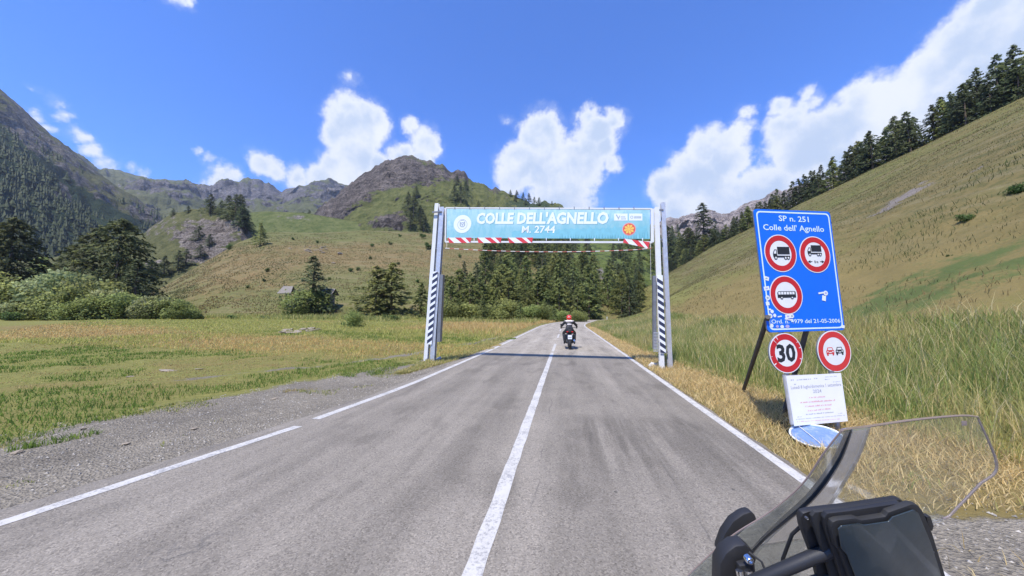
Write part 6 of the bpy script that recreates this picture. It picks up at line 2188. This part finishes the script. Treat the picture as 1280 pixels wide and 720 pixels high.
mb = MB(); mb.tube([(-.15, 1.22, 1.08), (-.15, 1.14, 1.28)], .006, 5); mb.tube([(.15, 1.22, 1.08), (.15, 1.14, 1.28)], .006, 5); L3('screen_stays', mb, M_black)

rider = root('person', rp0, 'motorcyclist in a red helmet and dark jacket with white shoulders riding away', 'person')
rider.rotation_euler.z = 0.03; rider.scale = (.95, .95, .95)
pts = [(0, .22, .96), (0, .27, 1.10), (0, .36, 1.24), (0, .42, 1.35), (0, .46, 1.44), (0, .48, 1.52)]
rad = [(.17, .13), (.15, .12), (.17, .13), (.15, .11), .06, .075]
edges = [(0, 1), (1, 2), (2, 3), (3, 4), (4, 5)]
for sx in (-1, 1):
    b0 = len(pts)
    pts += [(sx * .20, .42, 1.34), (sx * .36, .52, 1.17), (sx * .41, .72, 1.08), (sx * .385, .86, 1.055),
            (sx * .13, .26, .90), (sx * .29, .64, .78), (sx * .27, .50, .50), (sx * .25, .38, .34), (sx * .26, .52, .28)]
    rad += [.085, .062, .045, .036, .115, .075, .062, .048, .038]
    edges += [(3, b0), (b0, b0 + 1), (b0 + 1, b0 + 2), (b0 + 2, b0 + 3), (0, b0 + 4), (b0 + 4, b0 + 5), (b0 + 5, b0 + 6), (b0 + 6, b0 + 7), (b0 + 7, b0 + 8)]
def fm(c):
    if c.z > 1.385 and c.y < .60: return 1
    if 1.20 < c.z < 1.25 and abs(c.x) < .10 and c.y < .30: return 1
    return 0
skin_body('body', pts, edges, rad, 0, [M_leather, M_jwhite], rider, fm)
mb = MB(); hc = (0, .50, 1.575)
prof = [(-.155, .05), (-.13, .105), (-.07, .132), (0, .14), (.06, .128), (.10, .098), (.125, .05), (.132, .01)]
mb.lathe(hc, (0, .12, 1), prof, 24); hm = L3('helmet', mb, M_helmet, rider, smooth=True)
for v_ in hm.data.vertices:
    v_.co.y = hc[1] + (v_.co.y - hc[1]) * 1.16
mb = MB(); mb.prism(Fr((0, .615, 1.585), (-1, 0, 0), (0, -.1, 1)), ell(0, 0, .085, .045, 20), 0, .035); mb.build('visor', M_black, hm, local=True, bevel=.01)
mb = MB(); mb.tube([(-.07, .365, 1.57), (0, .345, 1.60), (.07, .365, 1.57)], .014, 5); mb.build('helmet_vent', M_bwhite, hm, local=True)
for sx in (-1, 1):
    mb = MB()
    pc = Vector((sx * .40, .885, 1.035))
    mb.tube([pc + Vector((-sx * .01, -.04, .015)), pc + Vector((0, .0, .012)), pc + Vector((0, .03, .004))], [.028, .040, .034], 8)
    for f in range(4):
        q = pc + Vector((sx * (.03 - f * .02), .035, .0))
        ln = (.028, .034, .036, .03)[f]
        mb.tube([q, q + Vector((0, ln * .7, -.012)), q + Vector((0, ln * .6, -.04)), q + Vector((0, -.005, -.045))], [.0095, .009, .0085, .007], 6)
    q = pc + Vector((-sx * .035, .01, -.005))
    mb.tube([q, q + Vector((-sx * .006, .02, -.02)), q + Vector((0, .035, -.035))], [.011, .010, .008], 6)
    L3('glove', mb, M_leather, rider, smooth=True)
    mb = MB(); mb.tube([(sx * .25, .33, .30), (sx * .26, .48, .265), (sx * .265, .60, .27)], [.045, .045, .03], 8); L3('boot', mb, M_rubber, rider, smooth=True)

# ================================================================== the motorcycle that carries the camera
def catmull(A, n):
    A = np.asarray(A, float); m_ = len(A)
    out = []
    for i in range(m_ - 1):
        p0, p1, p2, p3 = A[max(i - 1, 0)], A[i], A[i + 1], A[min(i + 2, m_ - 1)]
        for k in range(n):
            t = k / n
            out.append(.5 * ((2 * p1) + (p2 - p0) * t + (2 * p0 - 5 * p1 + 4 * p2 - p3) * t * t + (3 * p1 - p0 - 3 * p2 + p3) * t ** 3))
    out.append(A[-1])
    return np.array(out)


own = root('motorcycle', (0.62, -.45, .02), 'motorcycle in the foreground, its clear windscreen and mount at the lower right', 'motorcycle')
def glass(name, tint_, rough, op, gl=1.0):
    m = bpy.data.materials.new(name); m.use_nodes = True
    h = NB(m.node_tree); nt2 = m.node_tree; nt2.nodes.remove(nt2.nodes['Principled BSDF'])
    oc = h.n('ShaderNodeTexCoord').outputs['Object']
    tr = h.n('ShaderNodeBsdfTransparent'); tr.inputs[0].default_value = (*tint_, 1)
    gs = h.n('ShaderNodeBsdfGlossy'); h.put(gs.inputs['Roughness'], h.step(h.noise(oc, 18, 5, .7), .4, .7, rough, rough + .12))
    gs.inputs[0].default_value = (1, 1, 1, 1)
    h.put(gs.inputs['Normal'], h.bump(h.noise(oc, 5, 3), .08, .02))
    lw = h.n('ShaderNodeLayerWeight'); fc_ = h.math('MULTIPLY_ADD', h.math('POWER', lw.outputs['Facing'], 4.0), 0.55, 0.035)
    mx = h.n('ShaderNodeMixShader')
    h.put(mx.inputs[0], h.math('MULTIPLY', fc_, gl))
    nt2.links.new(tr.outputs[0], mx.inputs[1]); nt2.links.new(gs.outputs[0], mx.inputs[2])
    df = h.n('ShaderNodeBsdfDiffuse'); df.inputs[0].default_value = (.55, .56, .55, 1)
    # even white film, plus a dusty veil and fine scratches
    film_dust = h.math('ADD', op, h.math('MULTIPLY', h.step(h.noise(h.map(oc, (6, 30, 6)), 3, 6, .75), .5, .8), .06))
    m2 = h.n('ShaderNodeMixShader'); h.put(m2.inputs[0], film_dust)
    nt2.links.new(mx.outputs[0], m2.inputs[1]); nt2.links.new(df.outputs[0], m2.inputs[2])
    nt2.links.new(m2.outputs[0], nt2.nodes['Material Output'].inputs[0])
    return m


M_glass = glass('clear_windscreen', (.97, .98, .97), .02, .0)
M_fold = glass('windscreen_fold', (.88, .89, .85), .08, .20, 4.0)  # its white film paints in the fold's bright silver reflection
M_flank = glass('smoky_windscreen_flank', (.76, .79, .77), .05, .08, 1.6)
cols_px = [
    [(1052, 538, .62), (1030, 566, .64), (1002, 606, .67), (962, 640, .71), (912, 672, .75), (860, 719, .79), (820, 760, .82)],
    [(1062, 536, .64), (1045, 577, .665), (1014, 620, .69), (979, 651, .72), (948, 680, .75), (925, 712, .78), (900, 760, .80)],
    [(1085, 533, .68), (1071, 572, .695), (1049, 610, .71), (1030, 640, .74), (1012, 672, .765), (1000, 712, .79), (985, 760, .80)],
    [(1140, 525, .74), (1136, 562, .745), (1124, 602, .755), (1108, 640, .77), (1092, 672, .785), (1080, 715, .80), (1070, 760, .81)],
    [(1200, 519.5, .78), (1204, 552, .78), (1190, 597, .785), (1160, 630, .79), (1138, 662, .80), (1120, 712, .81), (1105, 760, .82)],
    [(1222, 521, .80), (1246, 582, .80), (1224, 606, .80), (1199, 632, .80), (1180, 648, .80), (1158, 634, .81), (1130, 650, .82)],
]
A = np.array([[list(P(u, v, Z)) for (u, v, Z) in c_] for c_ in cols_px])       # cols x rows x 3
B = np.array([catmull(A[i], 8) for i in range(len(A))])                          # cols x R x 3
Cc = np.array([catmull(B[:, j], 8) for j in range(B.shape[1])])                  # R x Cn x 3
def sheet_part(name, Cs, m_, th=.0028):
    R, N = Cs.shape[:2]
    V = Cs.reshape(-1, 3)
    me = np_mesh(name, V, grid_faces(R, N), m_)
    bm = bmesh.new(); bm.from_mesh(me)
    bmesh.ops.recalc_face_normals(bm, faces=bm.faces)
    bmesh.ops.solidify(bm, geom=bm.faces[:], thickness=th)
    bm.to_mesh(me); bm.free()
    me.polygons.foreach_set('use_smooth', [True] * len(me.polygons))
    return link(name, me, own)
scr = sheet_part('windscreen', Cc[:, 16:], M_glass)
sheet_part('windscreen_fold', Cc[:33, 8:17], M_fold, .004)
sheet_part('windscreen_fold', Cc[32:, 8:17], M_flank, .003)
sheet_part('windscreen_flank', Cc[:, :9], M_flank, .003)
mb = MB(); e = [Vector(p_) for p_ in B[1][:41]]
mb.tube(e, [.0035 + .0035 * math.sin(min(1, k / 30) * math.pi * .9 + .2) for k in range(len(e))], 8); mb.build('edge_trim', mat('dark_edge_trim', (.05, .053, .055), .3, vary=.2, coat=.3), own, smooth=True)
M_edge = mat('screen_edge', (.26, .20, .18), .25, vary=.1, coat=.5)
top = [Vector(p_) for p_ in Cc[0, :]]; right = [Vector(p_) for p_ in B[5][:34]]
mb = MB(); mb.tube(top + right[1:], .0026, 6); mb.build('screen_rim', M_edge, own, smooth=True)
mb = MB(); mb.tube([Vector(p_) for p_ in B[2][:30]], .0022, 6); mb.build('fold_painted_highlight', mat('painted_highlight', (.6, .6, .57), .2, vary=.1, coat=.5), own, smooth=True)  # pale tube paints the white highlight along the fold
mb = MB(); mb.tube([Vector(p_) for p_ in B[0][:41]], .0016, 6); mb.build('screen_rim', M_edge, own, smooth=True)


def slab(name, pts, Z, th, m_, parent, bevel=.004, tilt=(0, 0), c0=0.0):
    """rounded plate through pixel outline at depth Z"""
    cu_ = sum(p_[0] for p_ in pts) / len(pts); cv = sum(p_[1] for p_ in pts) / len(pts)
    o = P(cu_, cv, Z)
    x_ = (CR + CF * tilt[0]).normalized(); y_ = (CU + CF * tilt[1]); y_ = (y_ - x_ * x_.dot(y_)).normalized()
    fr = Fr(o, x_, y_)
    q = [fr.px(u, v) for u, v in pts]
    ar = sum(q[i][0] * q[(i + 1) % len(q)][1] - q[(i + 1) % len(q)][0] * q[i][1] for i in range(len(q)))
    if ar < 0: q = q[::-1]
    mb = MB(); mb.prism(fr, q, c0 - th, c0)
    return mb.build(name, m_, parent, bevel=bevel, smooth=True), fr


slab('handguard', [(898, 690), (906, 668), (917, 652), (930, 643), (939, 640), (944, 643), (947, 650), (930, 664), (912, 680)], .95, .028, M_black, own, .007)
slab('screen_bracket', [(899, 745), (900, 706), (908, 692), (920, 683), (933, 681), (941, 688), (943, 694), (947, 700), (944, 706), (944, 745)], .68, .03, M_black, own, .006)
slab('screen_bracket', [(926, 735), (925, 708), (944, 704), (947, 735)], .66, .015, M_black, own, .004)
p_ = P(936.3, 700, .655)
mb = MB(); mb.lathe(p_, -CF, [(-.006, .0075), (.003, .0075), (.005, .006), (.005, .0035), (.002, .0034)], 16); mb.build('screw', M_chrome, own, smooth=True)
for u in (928, 939):
    mb = MB(); mb.tube([P(u - 4, 713, .645), P(u + 6, 760, .63)], .0065, 10); mb.build('silver_tube', M_chrome, own, smooth=True)
mb = MB(); mb.tube([P(900, 745, .62), P(955, 722, .59), P(1014, 697, .57), P(1050, 683, .56)], [.011, .0105, .0105, .0105], 12); mb.build('cross_bar', M_black, own, smooth=True)
mb = MB(); mb.tube([P(985, 735, .60), P(1060, 712, .58)], .007, 10); mb.build('cross_bar', M_black, own, smooth=True)
# the dark case on the bar
nav = root('navigation_device', P(1095, 690, .55), 'black navigation device in a holder mounted behind the windscreen', 'device')
TL_ = (.06, -.18)
slab('holder_back', [(1001, 648), (1004, 642), (1012, 639.5), (1060, 634), (1124, 624.5), (1129, 626), (1132, 634), (1152, 690), (1160, 780), (1040, 790), (1018, 700), (1003, 660)], .575, .010, M_black, nav, .0018, TL_)
slab('holder_shell', [(1015, 646), (1019, 640.5), (1060, 636.5), (1124, 627), (1130, 640), (1150, 700), (1170, 790), (1060, 790), (1034, 705), (1017, 655)], .562, .006, M_rubber, nav, .0015, TL_)
slab('holder_frame', [(1030, 648), (1034, 642), (1060, 639), (1126, 629), (1132, 642), (1160, 700), (1180, 790), (1078, 790), (1050, 715), (1032, 660)], .551, .007, M_black, nav, .0015, TL_)
M_screen = mat('dusty_dark_screen', (.028, .042, .05), .34, vary=.3, vscale=9, coat=.3, bump=.05, bscale=40)
dev, dfr = slab('device_body', [(1039, 660), (1041, 653), (1047, 650.5), (1070, 648), (1077, 650.5), (1107, 646), (1111, 640.5), (1140, 630.5), (1148, 632), (1154, 640), (1166, 668), (1182, 720), (1196, 780), (1086, 790), (1063, 722), (1051, 690), (1045, 684)], .540, .009, M_rubber, nav, .0015, TL_)
slab('screen', [(1046, 660), (1050, 656), (1072, 653), (1079, 655), (1109, 650.5), (1114, 645), (1140, 636), (1146, 640), (1161, 676), (1176, 722), (1190, 780), (1092, 788), (1069, 722), (1057, 692), (1050, 684)], .5385, .002, M_screen, nav, .001, TL_, .0025)
slab('side_clip', [(1158, 646), (1164, 646), (1168, 658), (1166, 665), (1161, 662)], .542, .008, M_black, nav, .002, TL_)
mb = MB(); mb.tube([P(1050, 683, .575), P(1075, 700, .60), P(1090, 760, .62)], [.013, .013, .015], 10); mb.build('mount_arm', M_black, nav, smooth=True)

for (u, v) in ((1009, 648), (1124, 632), (1046, 668), (1166, 690)):
    mb = MB(); mb.lathe(P(u, v, .5505), -CF, [(-.003, .0022), (.0006, .0022), (.001, .0016), (.0002, .0010)], 10); mb.build('case_screw', M_engine, nav, smooth=True)
mb = MB(); mb.tube([P(1004, 655, .575), P(990, 668, .60), P(978, 700, .63), P(985, 740, .64)], .0028, 8); mb.build('power_cable', M_rubber, nav, smooth=True)
mb = MB(); mb.tube([P(936, 690, .665), P(952, 702, .65), P(960, 722, .64), P(962, 750, .64)], .0022, 8); mb.build('brake_line', M_rubber, own, smooth=True)
slab('corner_sticker', [(1202, 526.5), (1208.5, 526), (1209, 532), (1202.5, 532.5)], .778, .0008, M_edge, own, .0002)
for (u, v, Z) in ((1068, 545, .66), (1056, 556, .665)):
    mb = MB(); mb.lathe(P(u, v, Z), -CF, [(-.002, .0022), (.001, .0022), (.002, .0012)], 10); mb.build('screen_rivet', M_chrome, own, smooth=True)

# below the frame the rest of the machine goes on
def W3(name, mb, m_, **k): return mb.build(name, m_, own, **k)
cx_ = .62
mb = MB(); prof = [(math.sin(-math.pi / 2 + math.pi * k / 8) * .055, .25 + math.cos(-math.pi / 2 + math.pi * k / 8) * .06) for k in range(9)]
mb.lathe((cx_, 1.02, .325), (1, 0, 0), prof, 30); W3('front_wheel', mb, M_rubber, smooth=True)
mb = MB(); mb.lathe((cx_, -.45, .325), (1, 0, 0), [(a * 1.4, r_) for a, r_ in prof], 30); W3('rear_wheel', mb, M_rubber, smooth=True)
for sx in (-1, 1):
    mb = MB(); mb.tube([(cx_ + sx * .1, .62, .95), (cx_ + sx * .1, 1.02, .325)], [.026, .03], 8); W3('fork_leg', mb, M_engine, smooth=True)
mb = MB(); mb.tube([(cx_, -.75, .80), (cx_, -.3, .82), (cx_, .1, .86), (cx_, .45, .90), (cx_, .75, .82), (cx_, .86, .70)], [.06, .13, .17, .18, .16, .08], 14); W3('tank_and_fairing', mb, M_darkpaint, smooth=True)
mb = MB(); mb.box((cx_, .2, .5), (.36, .55, .42)); W3('engine', mb, M_engine, bevel=.06)
mb = MB(); mb.tube([(cx_ - .40, .26, .98), (cx_ - .12, .42, 1.02), (cx_ + .12, .42, 1.02), (cx_ + .40, .26, .98)], .013, 10); W3('handlebar', mb, M_black, smooth=True)
for sx in (-1, 1):
    mb = MB(); mb.tube([(cx_ + sx * .1, .6, .85), (cx_ + sx * .09, .58, 1.05), (cx_ + sx * .05, .62, 1.10)], .011, 8); W3('screen_stay', mb, M_black, smooth=True)

# ------------------------------------------------------------------ the air between here and the mountains
allv = np.concatenate([H_['V'].reshape(-1, 3) for H_ in HILLS.values()])
top_z = float(allv[:, 2].max()) + 25
lim = max(4300.0, float(np.abs(allv[:, :2]).max()) + 50)
mb = MB(); mb.box((0, 0, (top_z - 12) / 2), (2 * lim, 2 * lim, top_z + 12))
hz_m = bpy.data.materials.new('air'); hz_m.use_nodes = True
hn = hz_m.node_tree; hn.nodes.clear()
vol = hn.nodes.new('ShaderNodeVolumePrincipled')
vol.inputs['Color'].default_value = (0.80, 0.88, 1.0, 1)
vol.inputs['Density'].default_value = 0.00010
vol.inputs['Anisotropy'].default_value = 0.2
ho = hn.nodes.new('ShaderNodeOutputMaterial'); hn.links.new(vol.outputs[0], ho.inputs['Volume'])
tag(mb.build('haze', hz_m), kind='stuff')

# ------------------------------------------------------------------ labels that count along a row
def count_off(group, base):
    obs = [o for o in COL.objects if o.get('group') == group and o.parent is None]
    obs.sort(key=lambda o: px_of(o.location)[0])
    for i, o in enumerate(obs):
        n_ = i + 1
        sfx = 'th' if 10 < n_ % 100 < 14 else {1: 'st', 2: 'nd', 3: 'rd'}.get(n_ % 10, 'th')
        o['label'] = '%s, %d%s from the left' % (base, n_, sfx)


count_off('bushes of the thicket on the left', 'leafy bush in the thicket along the far meadow edge')
count_off('spruces on the rocky knob', 'dark spruce on or below the rocky knob')
count_off('spruces on the central peak', 'small dark spruce on the flank of the central peak')
count_off('young growth at the foot of the wood', 'bright bushy growth at the foot of the wood behind the gate')
count_off('front row larches behind the gate', 'green larch in the front row of the wood behind the gate')
count_off('conifers behind the foot of the right hillside', 'dark conifer behind the foot of the right hillside')
count_off('shrubs dotted on the dry hill', 'tiny dark shrub on the dry grassy hill')
count_off('low shrubs on the far meadow edge', 'low green shrub on the far edge of the meadow')
